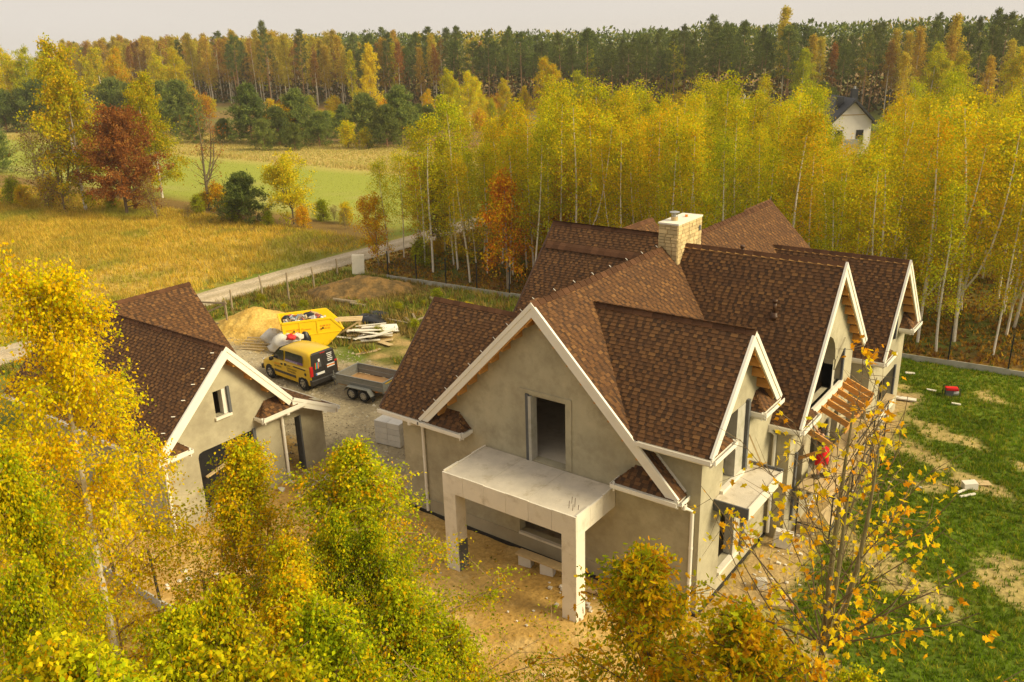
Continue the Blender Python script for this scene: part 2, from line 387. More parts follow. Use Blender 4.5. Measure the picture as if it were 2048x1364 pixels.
FQ = np.stack([idx[:-1, :-1], idx[:-1, 1:], idx[1:, 1:], idx[1:, :-1]], -1).reshape(-1, 4)
go = put('ground', raw_mesh('ground', np.stack([GX, GY, GZ], -1).reshape(-1, 3), FQ, 'ground', GC.reshape(-1, 3), 'POINT', True))
tag(go, kind='structure')
# the track itself: a thin crowned sheet on the ground
ys = np.concatenate([np.arange(-40, 70, .5), np.arange(70, 152, 2)])
us = np.linspace(-1.55, 1.55, 9)
TX, TY = np.meshgrid(us, ys)
wob = .25*(fbm(TX*0-47.6, TY, 9, 1)-.5); ed = .22*(fbm(TX*0, TY, 1.5, 41)-.5)
XX = -47.6-wob+TX*(1+ed*np.sign(TX)*np.sign(TX))
ZZ = .012+.03*(1-(TX/1.55)**2)-.035*np.exp(-((np.abs(TX)-.75)/.22)**2)+.02*(fbm(XX, TY, .8, 42)-.5)+.012
TC = np.zeros(TX.shape+(3,))+np.array((0.46, 0.365, 0.235))
TC = mixc(TC, (0.58, 0.475, 0.33), np.exp(-((np.abs(TX)-.75)/.3)**2)*.8); TC = mixc(TC, (0.33, 0.26, 0.14), (np.abs(TX) < .28)*.5*sstep(fbm(XX, TY, 1.1, 44), .45, .6))
TC = mixc(TC, (0.30, 0.25, 0.15), sstep(fbm(XX, TY, .9, 45), .52, .66)*.5)
k = len(us); ii = np.arange(len(ys)*k).reshape(len(ys), k)
tr = put('track_road', raw_mesh('track_road', np.stack([XX, TY, ZZ], -1).reshape(-1, 3), np.stack([ii[:-1, :-1], ii[:-1, 1:], ii[1:, 1:], ii[1:, :-1]], -1).reshape(-1, 4), 'ground', TC.reshape(-1, 3), 'POINT', True))
tag(tr, kind='structure')

# ------------------------------------------------------------------ grasses (uncountable: one object for each kind)
def blades(name, P, h, wd, C, nb=4, lean=.5, label=None, mt='grass', seed=1):
    g = np.random.default_rng(seed); n = len(P)
    P = np.repeat(P, nb, 0); C = np.repeat(C, nb, 0); N = len(P)
    a = g.random(N)*2*math.pi; ll = (.15+g.random(N))*lean; hh = np.repeat(h, nb)*(.6+.7*g.random(N)); ww = wd*(.6+.8*g.random(N))
    spread = np.repeat(h, nb)*.25
    b = P.copy(); b[:, 0] += g.normal(0, 1, N)*spread; b[:, 1] += g.normal(0, 1, N)*spread
    t = b.copy(); t[:, 0] += np.cos(a)*hh*ll; t[:, 1] += np.sin(a)*hh*ll; t[:, 2] += hh*np.sqrt(np.clip(1-(ll*.8)**2, .15, 1))
    pa = a+math.pi/2+g.normal(0, .5, N)
    o = np.stack([np.cos(pa)*ww/2, np.sin(pa)*ww/2, np.zeros(N)], -1)
    V = np.stack([b-o, b+o, t], 1).reshape(-1, 3)
    C = C*(.7+.6*g.random((N, 1)))
    ob = put(name, raw_mesh(name, V, np.arange(N*3).reshape(-1, 3), mt, C))
    return tag(ob, label, 'grass', kind='stuff')
def region(n, x0, x1, y0, y1, keep, seed):
    g = np.random.default_rng(seed); x = g.uniform(x0, x1, n); y = g.uniform(y0, y1, n); k = keep(x, y, g)
    x, y = x[k], y[k]
    return np.stack([x, y, ground_z(x, y)], -1), g
def in_view(x, y, pad=3):
    dx = x*_r[0]+y*_r[1]; dz = x*(-math.sin(YAW))+y*math.cos(YAW)
    return np.abs(dx) < .66*dz+pad
def pick(g, n, pal, w):
    return np.array(pal)[g.choice(len(pal), n, p=np.array(w)/sum(w))]
# dry meadow west of the road
P, g = region(74000, -112, -49.6, 4, 48, lambda x, y, g: in_view(x, y) & (g.random(len(x)) < .35+.65*np.clip((-x-45)/30, .35, 1)), 21)
n = len(P); nn = fbm(P[:, 0], P[:, 1], 7, 1); C = pick(g, n, [(.62, .42, .05), (.52, .34, .035), (.68, .49, .08), (.36, .26, .03), (.27, .29, .015)], [4, 3, 3, 1.8, 1.4])
C = C*(0.75+.5*fbm(P[:, 0], P[:, 1], 3, 6))[:, None]
gm = sstep(fbm(P[:, 0], P[:, 1], 6, 8)-.06*sstep(-P[:, 0], 60, 90), .52, .66)[:, None]*.6; C = C*(1-gm)+np.array((.24, .28, .035))*gm
blades('meadow_grass', P, .22+.34*fbm(P[:, 0], P[:, 1], 4, 9), .038, C, 5, .85, 'tall dry straw coloured grass of the meadow beyond the track', seed=2)
# lawn
def lawn_keep(x, y, g):
    _, la, _ = ground_col(x, y); n2 = fbm(x, y, 2.2, 2); n1 = fbm(x, y, 9, 1)
    ln = .5+.5*np.sin((y*1.0+x*.55+2*(n1-.5))*2*math.pi/2.6)
    bare = np.maximum(sstep(n2+.19*ln+.2*(n1-.5)-.10*sstep(y, 30, 38), .66, .80)*(1-sstep(x, -1.5, 1))*.85, sstep(n1*.6+n2*.4, .57, .64)*sstep(19-y, -1, 2))
    return (g.random(len(x)) < la*(1-.93*bare)) & in_view(x, y, 6)
P, g = region(98000, -16, 9, 12, 43, lawn_keep, 22); n = len(P)
C = pick(g, n, [(.115, .195, .006), (.165, .245, .009), (.09, .14, .006), (.32, .29, .02)], [3.4, 4, 1.6, 2.0])*(.7+.6*fbm(P[:, 0], P[:, 1], 1.6, 5))[:, None]
blades('lawn_grass', P, .07+.12*fbm(P[:, 0], P[:, 1], .9, 31), .028, C, 5, .8, 'rough green lawn beside the large house', seed=3)
# rough weeds behind the yard and along the verge
def weed_keep(x, y, g):
    _, la, ya = ground_col(x, y); wo = (y > 26.5) & (y < 31.5) & (x > -33) & (x < -20)
    sand = (np.maximum(np.abs(x+39.5)/3.6, np.abs(y-28)/2.6) < 1)
    return (ya < .3) & (la < .2) & ~sand & in_view(x, y) & (g.random(len(x)) < np.where(wo, .55*(fbm(x, y, 2.2, 2) < .47), .9)) & (y < 40.1+.068*(x+40)) & ((y > 25) | (x < -43.5)) & ~((x > -20) & (y < 33))
P, g = region(26000, -46, -8, 16, 42.5, weed_keep, 23); n = len(P)
C = pick(g, n, [(.15, .19, .02), (.22, .25, .03), (.33, .24, .07), (.42, .28, .04), (.21, .12, .04)], [3.2, 3, 2.8, 1.8, 1.4])*(.6+.8*fbm(P[:, 0], P[:, 1], 2.0, 5))[:, None]
bw = sstep(fbm(P[:, 0], P[:, 1], 4, 51), .5, .62)[:, None]*.65; C = C*(1-bw)+np.array((.26, .165, .055))*bw
blades('weeds', P, .16+.5*fbm(P[:, 0], P[:, 1], 3, 33)**1.5, .06, C, 5, .7, 'rough green and brown weeds behind the yard', seed=4)
# stubble and tufts of the far fields
P, g = region(60000, -190, -49.8, 51, 100, lambda x, y, g: in_view(x, y) & (g.random(len(x)) < np.where(y < 76.5, .35, .9)), 24); n = len(P)
far = P[:, 1] > 76.5
C = np.where(far[:, None], pick(g, n, [(.50, .38, .11), (.38, .35, .07), (.58, .45, .16)], [4, 3, 3]), pick(g, n, [(.28, .32, .035), (.34, .35, .05), (.52, .45, .14)], [4, 3, 3]))
hh = np.where(far, .22+.3*(np.abs(P[:, 1]-78.5) < 1.2), .045)
blades('field_grass', P, hh, .09, C, 3, .8, 'short grass and stubble of the mown far field', seed=5)
# fallen leaves under the grove
P, g = region(42000, -46, 0, 40.5, 92, lambda x, y, g: in_view(x, y) & (y > 40.6+.068*(x+40)), 25); n = len(P)
C = pick(g, n, [(.36, .19, .025), (.46, .26, .02), (.22, .10, .025), (.14, .15, .02), (.26, .20, .05)], [3, 2.4, 2.6, 2, 1.4])
blades('leaf_litter', P, .10+.22*fbm(P[:, 0], P[:, 1], 2.5, 35), .12, C, 3, 1.1, 'fallen leaves and dry undergrowth below the birch grove', seed=6)
P, g = region(24000, -30, 2, 4, 17.9, lambda x, y, g: in_view(x, y) & (g.random(len(x)) < np.where(y < 10, .8, .10+.5*(x > -6.5))) & ~((x < -23.5) & (y > 12)), 26); n = len(P)
C = pick(g, n, [(.48, .27, .02), (.55, .36, .03), (.30, .14, .02), (.16, .16, .02)], [3, 3, 2, 1.3])
blades('fallen_leaves', P, np.full(n, .06), .06, C, 2, 1.3, 'yellow fallen leaves strewn over the sand', seed=7)

# loose gravel and clods of the yard
P, g = region(9000, -42, -18, 16, 29, lambda x, y, g: (ground_col(x, y)[2] > .5) & in_view(x, y), 27); n = len(P); sz = g.uniform(.015, .06, n)*(1+1.2*(g.random(n) < .06)); a = g.random(n)*6.28
d = np.array([[1, 0, 0], [-.5, .87, 0], [-.5, -.87, 0], [0, 0, 1.1]]); V = (P[:, None, :]+d[None]*sz[:, None, None]*np.array([1, 1, .8])).reshape(-1, 3); i4 = np.arange(n)[:, None]*4
F = np.concatenate([i4+np.array([[0, 1, 3]]), i4+np.array([[1, 2, 3]]), i4+np.array([[2, 0, 3]])]); C = pick(g, n, [(.48, .41, .28), (.33, .28, .19), (.58, .52, .40), (.24, .19, .12)], [3, 3, 2, 2])
tag(put('gravel', raw_mesh('gravel', V, F, 'debris', np.tile(C, (3, 1)))), 'loose grey gravel strewn over the yard', 'gravel', kind='stuff')
# ------------------------------------------------------------------ roof and wall makers
def clip(poly, fn):
    out = []; n = len(poly)
    for i in range(n):
        a, b = poly[i], poly[(i+1) % n]; fa, fb = fn(a), fn(b)
        if fa >= 0: out.append(a)
        if (fa >= 0) != (fb >= 0):
            t = fa/(fa-fb); out.append(a+(b-a)*t)
    return out
def V3(*p): return np.array(p, float)
TOOTH = np.array([(.140, .067, .027), (.160, .078, .031), (.122, .058, .025), (.106, .052, .024), (.195, .096, .035)])
GAP = np.array([(.062, .034, .019), (.075, .039, .020), (.090, .045, .021)])
def frame_of(poly):
    P = np.array(poly); n = np.zeros(3)
    for i in range(1, len(P)-1): n += np.cross(P[i]-P[0], P[i+1]-P[0])
    n /= np.linalg.norm(n)
    if n[2] < 0: n = -n
    U = np.array([-n[1], n[0], 0]); U /= np.linalg.norm(U); Vv = np.cross(n, U)
    if Vv[2] < 0: U, Vv = -U, -Vv
    return P, n, U, Vv
def tabs_for(poly, g, expo=.108, eave=.04):
    P, n, U, Vv = frame_of(poly); o = P[0]; u = (P-o)@U; v = (P-o)@Vv
    v0 = v.min()-eave; rows = []; k = len(P)
    if not hasattr(g, 'b'): pass
    while v0 < v.max()-.02:
        vm = min(max(v0+expo*.5, v.min()+1e-4), v.max()-1e-4); xs = []
        for i in range(k):
            a, b = i, (i+1) % k
            if (v[a]-vm)*(v[b]-vm) <= 0 and abs(v[a]-v[b]) > 1e-9:
                xs.append(u[a]+(u[b]-u[a])*(vm-v[a])/(v[b]-v[a]))
        if len(xs) >= 2:
            x0, x1 = min(xs), max(xs); L = x1-x0
            if L > .05:
                m = int(L/.09)+6; wd = g.uniform(.09, .20, m); tooth = np.arange(m) % 2 == g.integers(0, 2)
                wd = np.where(tooth, wd, wd*.75); e = np.cumsum(wd)-g.uniform(0, .25)
                st = np.concatenate([[0], e]); st = np.clip(st, 0, L)
                a = st[:-1]; b = st[1:]; b[-1] = L; ok = b-a > .012
                a, b, tooth = a[ok], b[ok], tooth[ok]; q = len(a)
                col = np.where(tooth[:, None], TOOTH[g.choice(5, q, p=[.3, .2, .25, .17, .08])], GAP[g.integers(0, 3, q)])
                O = o+np.outer(x0+a, U)+v0*Vv
                rows.append((O, b-a, np.where(tooth, .022, .014), col))
        v0 += expo
    if not rows: return None
    return dict(O=np.concatenate([r[0] for r in rows]), w=np.concatenate([r[1] for r in rows]), h=np.concatenate([r[2] for r in rows]), c=np.concatenate([r[3] for r in rows]), n=n, U=U, V=Vv, e=expo)
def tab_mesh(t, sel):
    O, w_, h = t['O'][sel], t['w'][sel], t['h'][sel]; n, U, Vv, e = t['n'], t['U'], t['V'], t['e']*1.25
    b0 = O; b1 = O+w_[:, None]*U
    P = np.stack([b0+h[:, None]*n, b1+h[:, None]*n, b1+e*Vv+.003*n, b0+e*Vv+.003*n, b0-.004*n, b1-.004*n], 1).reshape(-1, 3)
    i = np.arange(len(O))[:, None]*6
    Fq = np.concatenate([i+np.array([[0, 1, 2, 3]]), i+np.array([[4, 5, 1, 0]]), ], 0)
    C = np.concatenate([t['c'][sel], t['c'][sel]*0+np.array((.035, .022, .014))], 0)  # butt faces: dark asphalt edge, darkened to paint a shadow line under each course
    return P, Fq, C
CAMP = np.array([0, 0, CAM_H])
def shingle_roof(parts, nsingle, g):
    "parts: [(parent roof_slope object, [polygons])]; the shingles that show largest are pieces of their own"
    T = []
    for par, polys in parts:
        for p in polys:
            t = tabs_for(p, g)
            if t: T.append((par, t))
    score = []
    for k, (par, t) in enumerate(T):
        d = CAMP-t['O']; L = np.linalg.norm(d, axis=1); s = t['w']*np.clip((d/L[:, None])@t['n'], 0, 1)/L**2
        s = np.where((t['w'] > .09) & (t['w'] < .3), s, 0)
        if t['O'].shape[0] < 60: s = s*0
        score += [(v, k, i) for i, v in enumerate(s)]
    score.sort(reverse=True); pickd = {}
    for v, k, i in score[:nsingle]: pickd.setdefault(k, set()).add(i)
    lib = {}
    for k, (par, t) in enumerate(T):
        sel = np.ones(len(t['O']), bool); one = sorted(pickd.get(k, ()))
        sel[one] = False
        P, Fq, C = tab_mesh(t, sel); o0 = np.array(org_of(par))
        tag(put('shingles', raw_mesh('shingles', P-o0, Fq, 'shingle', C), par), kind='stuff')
        for i in one:
            c = tuple(np.round(t['c'][i], 3)); h = round(float(t['h'][i]), 3); key = (c, h)
            if key not in lib:
                e = t['e']*1.25
                lib[key] = raw_mesh('shingle', [(0, 0, h), (1, 0, h), (1, e, .003), (0, e, .003), (0, 0, -.004), (1, 0, -.004)], [(0, 1, 2, 3), (4, 5, 1, 0), (0, 3, 4), (1, 5, 2)], 'shingle', [c, (.035, .022, .014), c, c])  # same dark asphalt butt edge, with the course shadow put into its colour
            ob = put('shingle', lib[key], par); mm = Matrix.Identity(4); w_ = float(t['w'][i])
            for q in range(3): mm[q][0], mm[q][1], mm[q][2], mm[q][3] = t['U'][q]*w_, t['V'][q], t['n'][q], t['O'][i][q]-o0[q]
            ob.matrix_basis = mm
def slope_part(name, polys, parent, th=.14):
    mb = MB()
    for p in polys:
        P, n, U, Vv = frame_of(p); q = [tuple(x-n*.004) for x in P]
        mb.prism(q, tuple(-n*th))
    return mb.build(name, 'deck', parent)
def ridge_caps(p0, p1, ka, kb, side, parent, step=.30, wd=.17):
    "bent shingles lapped along a ridge; side = horizontal unit vector of the ka side"
    p0 = np.array(p0, float); p1 = np.array(p1, float); d = p1-p0; L = np.linalg.norm(d); d /= L; s = np.array(side, float)
    na = wd/math.sqrt(1+ka*ka); nb = wd/math.sqrt(1+kb*kb)
    V = []
    for t, h in ((0, .050), (step*1.15, .028)):
        for off, z in ((s*na, -na*ka), (s*0, 0), (-s*nb, -nb*kb)):
            V.append(d*t+off+np.array([0, 0, z+h]))
    lo = [v-np.array([0, 0, .03]) for v in V]
    F = [(0, 1, 4, 3), (1, 2, 5, 4), (0, 6, 7, 1), (1, 7, 8, 2), (0, 3, 9, 6), (2, 8, 11, 5), (3, 4, 10, 9), (4, 5, 11, 10)]
    me = raw_mesh('ridge_cap', V+lo, F, 'cap'); o0 = np.array(org_of(parent))
    for i in range(int(L/step)): put('ridge_cap', me, parent, p0+d*step*i-o0)
def wall(name, kind, at, outline, holes, parent, th=.3, mt='plaster'):
    "kind 'y': faces -Y at y=at, outline in (x,z); kind 'x': faces +X at x=at, outline in (y,z); 'w' faces -X; 'n' faces +Y"
    sgn = {'y': 1, 'x': -1, 'w': 1, 'n': -1}[kind]
    def p3(a, z, d): return (a, at+sgn*d, z) if kind in 'yn' else (at+sgn*d, a, z)
    loops = [outline]+holes; flat = [p for l in loops for p in l]
    tri = tessellate_polygon([[Vector((a, z, 0)) for a, z in l] for l in loops])
    V = [p3(a, z, 0) for a, z in flat]+[p3(a, z, th) for a, z in flat]; N = len(flat)
    F = [tuple(t) for t in tri]+[tuple(i+N for i in t[::-1]) for t in tri]
    s = 0
    for l in loops:
        n = len(l)
        for i in range(n): F.append((s+i, s+(i+1) % n, N+s+(i+1) % n, N+s+i))
        s += n
    mb = MB(); mb.add(V, F); o = mb.build(name, mt, parent)
    return o
def rect(a0, a1, z0, z1): return [(a0, z0), (a1, z0), (a1, z1), (a0, z1)]
def rake_board(apex, foot, out, parent, name='bargeboard', mt='white'):
    "stepped white board under a sloping roof edge"
    a = Vector(apex); f = Vector(foot); o = Vector(out); mb = MB()
    d = (f-a).normalized(); nrm = o.cross(d).normalized()
    if nrm.z > 0: nrm = -nrm
    for (t0, t1, ex) in ((-.03, .085, .045), (.085, .27, .022)):
        # plumb-cut at the apex so both boards meet
        def q(p, t, top): return p+Vector((0, 0, -t/abs(nrm.z))) if top else p+nrm*t
        P = [q(a, t0, True), q(f, t0, False), q(f, t1, False), q(a, t1, True)]
        mb.prism([tuple(p+o*(-.03)) for p in P], tuple(o*(.03+ex)))
    return mb.build(name, mt, parent)
def lookouts(apex, foot, out, depth, parent, step=.62, s0=.35, s1=.5):
    a = Vector(apex); f = Vector(foot); o = Vector(out); d = f-a; L = d.length; d.normalize()
    s = s0
    while s < L-s1:
        p = a+d*s+Vector((0, 0, -.36)); mb = MB()
        mb.beam(p-o*.035, p-o*(depth+.05), .06, .26, up=(0, 0, 1)); mb.build('rafter_end', 'wood', parent); s += step
    # board along the back of the bargeboard
    mb = MB(); mb.beam(a+Vector((0, 0, -.32))-o*.055, f+Vector((0, 0, -.20))-o*.055-d*.15, .035, .2, up=(0, 0, 1)); mb.build('rafter_board', 'wood', parent)
def gutter(p0, p1, out, parent, wd=.13):
    a = Vector(p0); b = Vector(p1); o = Vector(out).normalized(); mb = MB(); z = Vector((0, 0, 1))
    prof = [(0, 0), (wd, 0), (wd, .015), (wd-.012, .015), (wd-.012, -.10), (.012, -.10), (.012, 0)]
    prof = [(0, .0), (0, -.12), (wd, -.12), (wd, 0), (wd-.018, 0), (wd-.018, -.100), (.018, -.100), (.018, 0)]
    n = len(prof); V = [a+o*x+z*y for x, y in prof]+[b+o*x+z*y for x, y in prof]
    mb.add(V, [(i, (i+1) % n, n+(i+1) % n, n+i) for i in range(n)]+[(0, 1, 2, 3, 4, 5, 6, 7)[::-1], tuple(range(8, 16))])
    mb.box((0, 0, 0), (0, 0, 0)) if False else None
    # fascia behind the gutter
    off = o*(-.03); P = [a+off+z*.02, b+off+z*.02, b+off-z*.22, a+off-z*.22]
    mb.prism([tuple(p) for p in P], tuple(o*.028))
    return mb.build('gutter', 'white', parent)
def downpipe(top, wallp, zb, parent, out):
    o = Vector(out); t = Vector(top); w_ = Vector(wallp)+o*.07; mb = MB()
    mb.tube([t, t-Vector((0, 0, .10)), Vector((w_.x, w_.y, t.z-.30)), Vector((w_.x, w_.y, zb))], .052, 10)
    mb.tube([t-Vector((0, 0, .0)), t-Vector((0, 0, .14))], .075, 10)
    for z in (zb+.9, zb+2.0): mb.tube([(w_.x, w_.y, z), (w_.x, w_.y, z+.07)], .06, 10)
    return mb.build('downpipe', 'white', parent, smooth=False)
def eave_return(c, t, n, L, D, k, parent, under=None):
    "little hipped roof that turns the eave round the foot of a gable; c = outer eave corner, t along the wall inward, n outward"
    c = V3(*c); t = V3(*t); n = V3(*n); h = D*k; up = V3(0, 0, 1)
    E0, E1 = c, c+t*L; T0, T1, W1 = c-n*D+up*h, c+t*(L-D)-n*D+up*h, c+t*L-n*D
    polys = [[E0, E1, T1, T0], [E1, W1, T1]]
    if under: polys = [q for q in (clip(p, lambda v: under(v[0], v[1])-.05-v[2]) for p in polys) if len(q) > 2]
    sl_ = slope_part('eave_return', polys, parent, .05)
    gutter(E0-up*.03, E1-up*.03+t*.06, n, parent); gutter(E1-up*.03-n*(D-.005), E1-up*.03+n*.10, t, parent, .10)
    mb = MB(); mb.prism([tuple(p) for p in (E0-up*.06-n*.02, E1-up*.06-n*.02, W1-up*.06, c-n*D-up*.06)], (0, 0, -.03)); mb.build('soffit', 'white', parent)
    return (sl_, polys)

# ------------------------------------------------------------------ the large house
HB = (-13.0, 25.0, 0.0)
H = empty('house', HB, 'large unfinished grey house with many brown shingle gables and stone chimney', 'house')
XR, ZR, KM = -12.98, 8.28, 1.01
m1e = lambda x, y: ZR-KM*(x-XR)
d1s = lambda x, y: 7.76-1.109*(20.35-y)
d1n = lambda x, y: 7.76-1.109*(y-20.35)
cs = lambda x, y: 8.33-1.423*(26.25-y)
cn = lambda x, y: 8.33-1.027*(y-26.25)
es = lambda x, y: 7.05-1.41*(32.75-y)
en = lambda x, y: 7.05-1.02*(y-32.75)
ab = lambda f, e=.0: (lambda p: p[2]-f(p[0], p[1])+e)
def ypoly(f, xr, xe, y0, y1): return [V3(xe, y0, f(xe, y0)), V3(xe, y1, f(xe, y1)), V3(xr, y1, f(xr, y1)), V3(xr, y0, f(xr, y0))]
def xpoly(f, yr, ye, x0, x1): return [V3(x0, ye, f(x0, ye)), V3(x1, ye, f(x1, ye)), V3(x1, yr, f(x1, yr)), V3(x0, yr, f(x0, yr))]
YM0, YM1 = 17.93, 35.6
full = ypoly(m1e, XR, -8.42, YM0, YM1)
pe = []
pe.append(clip(full, lambda p: 18.36-p[1]))
q = clip(clip(clip(full, lambda p: p[1]-18.36), lambda p: 20.35-p[1]), ab(d1s)); pe.append(q)
q = clip(clip(clip(clip(full, lambda p: p[1]-20.35), lambda p: 26.25-p[1]), ab(d1n)), ab(cs)); pe.append(q)
q = clip(clip(clip(clip(full, lambda p: p[1]-26.25), lambda p: 32.75-p[1]), ab(cn)), ab(es)); pe.append(q)
q = clip(clip(full, lambda p: p[1]-32.75), ab(en)); pe.append(q)
pe = [p for p in pe if len(p) >= 3]
m1w = lambda x, y: ZR-KM*(XR-x)
pw = [ypoly(m1w, XR, -17.5, YM0, YM1)]
jobs = []
def slopes(polys, single_ok=True):
    s = slope_part('roof_slope', polys, H); jobs.append((s, polys)); return s
s_me = slopes(pe); s_mw = slopes(pw)
def wing(fs, fn_, yr, ye_s, ye_n, xend, xstart):
    a = clip(xpoly(fs, yr, ye_s, xstart, xend), ab(m1e, .02)); b = clip(xpoly(fn_, yr, ye_n, xstart, xend), ab(m1e, .02))
    return slopes([a]), slopes([b])
wing(d1s, d1n, 20.35, 17.95, 22.74, -7.6, -13)
wing(cs, cn, 26.25, 23.18, 29.62, -7.08, -13)
wing(es, en, 32.75, 30.48, 35.75, -6.6, -13)
l1s = lambda x, y: 6.72-1.0*(20.95-y)
l1n = lambda x, y: 6.72-1.0*(y-20.95)
slopes([clip(xpoly(l1s, 20.95, 17.93, -19.28, -13), ab(m1w, .02))]); slopes([clip(xpoly(l1n, 20.95, 23.9, -19.28, -13), ab(m1w, .02))])
ws = lambda x, y: 8.12-1.07*(28.08-y)
wn = lambda x, y: 8.12-1.07*(y-28.08)
s_ws = slopes([clip(xpoly(ws, 28.08, 23.9, -19.1, -12.9), ab(m1w, .02))]); slopes([clip(xpoly(wn, 28.08, 32.2, -19.1, -12.9), ab(m1w, .02))])
fe = lambda x, y: 7.5-1.0*(x+17.43)
fw_ = lambda x, y: 7.5-1.0*(-17.43-x)
slopes([clip(ypoly(fe, -17.43, -13.9, 28.5, 33.3), ab(wn, .02))]); slopes([clip(ypoly(fw_, -17.43, -20.9, 28.5, 33.3), ab(wn, .02))])
# ridges
ridge_caps((XR, YM0-.02, ZR), (XR, 25.62, ZR), KM, KM, (1, 0, 0), s_me); ridge_caps((XR, 27.45, ZR), (XR, YM1, ZR), KM, KM, (1, 0, 0), s_me)
ridge_caps((-7.55, 20.35, 7.76), (-12.46, 20.35, 7.76), 1.109, 1.109, (0, 1, 0), s_me)
ridge_caps((-7.04, 26.25, 8.33), (-12.45, 26.25, 8.33), 1.423, 1.027, (0, -1, 0), s_me)
ridge_caps((-6.55, 32.75, 7.05), (-11.75, 32.75, 7.05), 1.41, 1.02, (0, -1, 0), s_me)
ridge_caps((-19.3, 20.95, 6.72), (-14.55, 20.95, 6.72), 1, 1, (0, 1, 0), s_mw)
ridge_caps((-19.12, 28.08, 8.12), (-13.2, 28.08, 8.12), 1.07, 1.07, (0, 1, 0), s_ws)
ridge_caps((-17.43, 33.32, 7.5), (-17.43, 28.9, 7.5), 1, 1, (1, 0, 0), s_ws)
zs = ws(0, 27.3)+.07
ridge_caps((-18.95, 27.3, zs), (-13.6, 27.3, zs), 1.07, -.6, (0, -1, 0), s_ws)      # vent strip below the ridge
# gables: boards, rafter ends, returns, gutters
def gable_y(xa, za, xl, zl, xr_, zr_, y, depth, par):
    for fx, fz in ((xl, zl), (xr_, zr_)):
        rake_board((xa, y, za), (fx, y, fz), (0, -1, 0), par); lookouts((xa, y, za), (fx, y, fz), (0, -1, 0), depth, par)
def gable_x(ya, za, yl, zl, yr_, zr_, x, depth, par, s1=.5):
    for fy, fz in ((yl, zl), (yr_, zr_)):
        rake_board((x, ya, za), (x, fy, fz), (1, 0, 0), par); lookouts((x, ya, za), (x, fy, fz), (1, 0, 0), depth, par, s1=s1)
gable_y(XR, ZR, -17.5, m1w(-17.5, 0), -8.42, m1e(-8.42, 0), YM0, .42, H)
gable_x(20.35, 7.76, 17.95, d1s(0, 17.95), 22.74, d1n(0, 22.74), -7.6, .38, H)
gable_x(26.25, 8.33, 23.18, cs(0, 23.18), 29.62, cn(0, 29.62), -7.08, .30, H)
gable_x(32.75, 7.05, 30.48, es(0, 30.48), 35.75, en(0, 35.75), -6.6, .42, H)
rake_board((-19.28, 20.95, 6.72), (-19.28, 17.93, l1s(0, 17.93)), (-1, 0, 0), H, mt='vent'); rake_board((-19.1, 28.08, 8.12), (-19.1, 23.9, ws(0, 23.9)), (-1, 0, 0), H, mt='vent')
zl = m1w(-17.5, 0); zr_ = m1e(-8.42, 0)
jobs.append(eave_return((-17.5, YM0-.0, zl-.02), (1, 0, 0), (0, -1, 0), 1.75, .42, 1.0, H, m1w))
jobs.append(eave_return((-8.42, YM0-.0, zr_-.02), (-1, 0, 0), (0, -1, 0), 1.9, .42, 1.0, H, m1e))
gutter((-8.42+.0, YM0-.05, zr_-.02), (-8.42, 18.36, zr_-.02), (1, 0, 0), H)
gutter((-19.3, YM0, l1s(0, YM0)-.02), (-17.45, YM0, l1s(0, YM0)-.02), (0, -1, 0), H)
# white flashing where the overhang strip meets the upper wall
mb = MB(); mb.beam((-9.35, 18.345, m1e(-9.35, 0)+.06), (-8.42, 18.345, m1e(-8.42, 0)+.06), .02, .07); mb.build('flashing', 'white', H)
zd = d1s(0, 17.95)
gutter((-9.65, 17.95, zd-.02), (-7.55, 17.95, zd-.02), (0, -1, 0), H)
jobs.append(eave_return((-7.6, 17.95, zd-.02), (0, 1, 0), (1, 0, 0), 1.35, .40, .8, H, d1s))
jobs.append(eave_return((-7.6, 22.74, zd-.02), (0, -1, 0), (1, 0, 0), 1.35, .40, 1.0, H, d1n))
zc_ = cs(0, 23.18)
gutter((-8.55, 23.18, zc_-.02), (-7.03, 23.18, zc_-.02), (0, -1, 0), H)
jobs.append(eave_return((-7.08, 23.18, zc_-.02), (0, 1, 0), (1, 0, 0), 1.5, .32, 1.0, H, cs))
ze = es(0, 30.48)
gutter((-8.2, 30.48, ze-.02), (-6.55, 30.48, ze-.02), (0, -1, 0), H)
jobs.append(eave_return((-6.6, 30.48, ze-.02), (0, 1, 0), (1, 0, 0), 1.35, .44, .8, H, es))
jobs.append(eave_return((-6.6, 35.75, en(0, 35.75)-.02), (0, -1, 0), (1, 0, 0), 1.3, .44, 1.0, H, en))
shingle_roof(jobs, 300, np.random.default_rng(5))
# little white clips left standing on the ridge and on the western edge
for i in range(8): MB().beam((XR-.12, 18.25+i*1.03, ZR+.02), (XR-.16, 18.25+i*1.03-.05, ZR+.09), .018, .018).build('ridge_clip', 'white', s_me)
for i in range(9):
    t = (i+.6)/9; x = XR-4.45*t; MB().beam((x-.05, YM0+.03, m1w(x, 0)+.02), (x-.09, YM0-.01, m1w(x, 0)+.09), .018, .018).build('ridge_clip', 'white', s_mw)
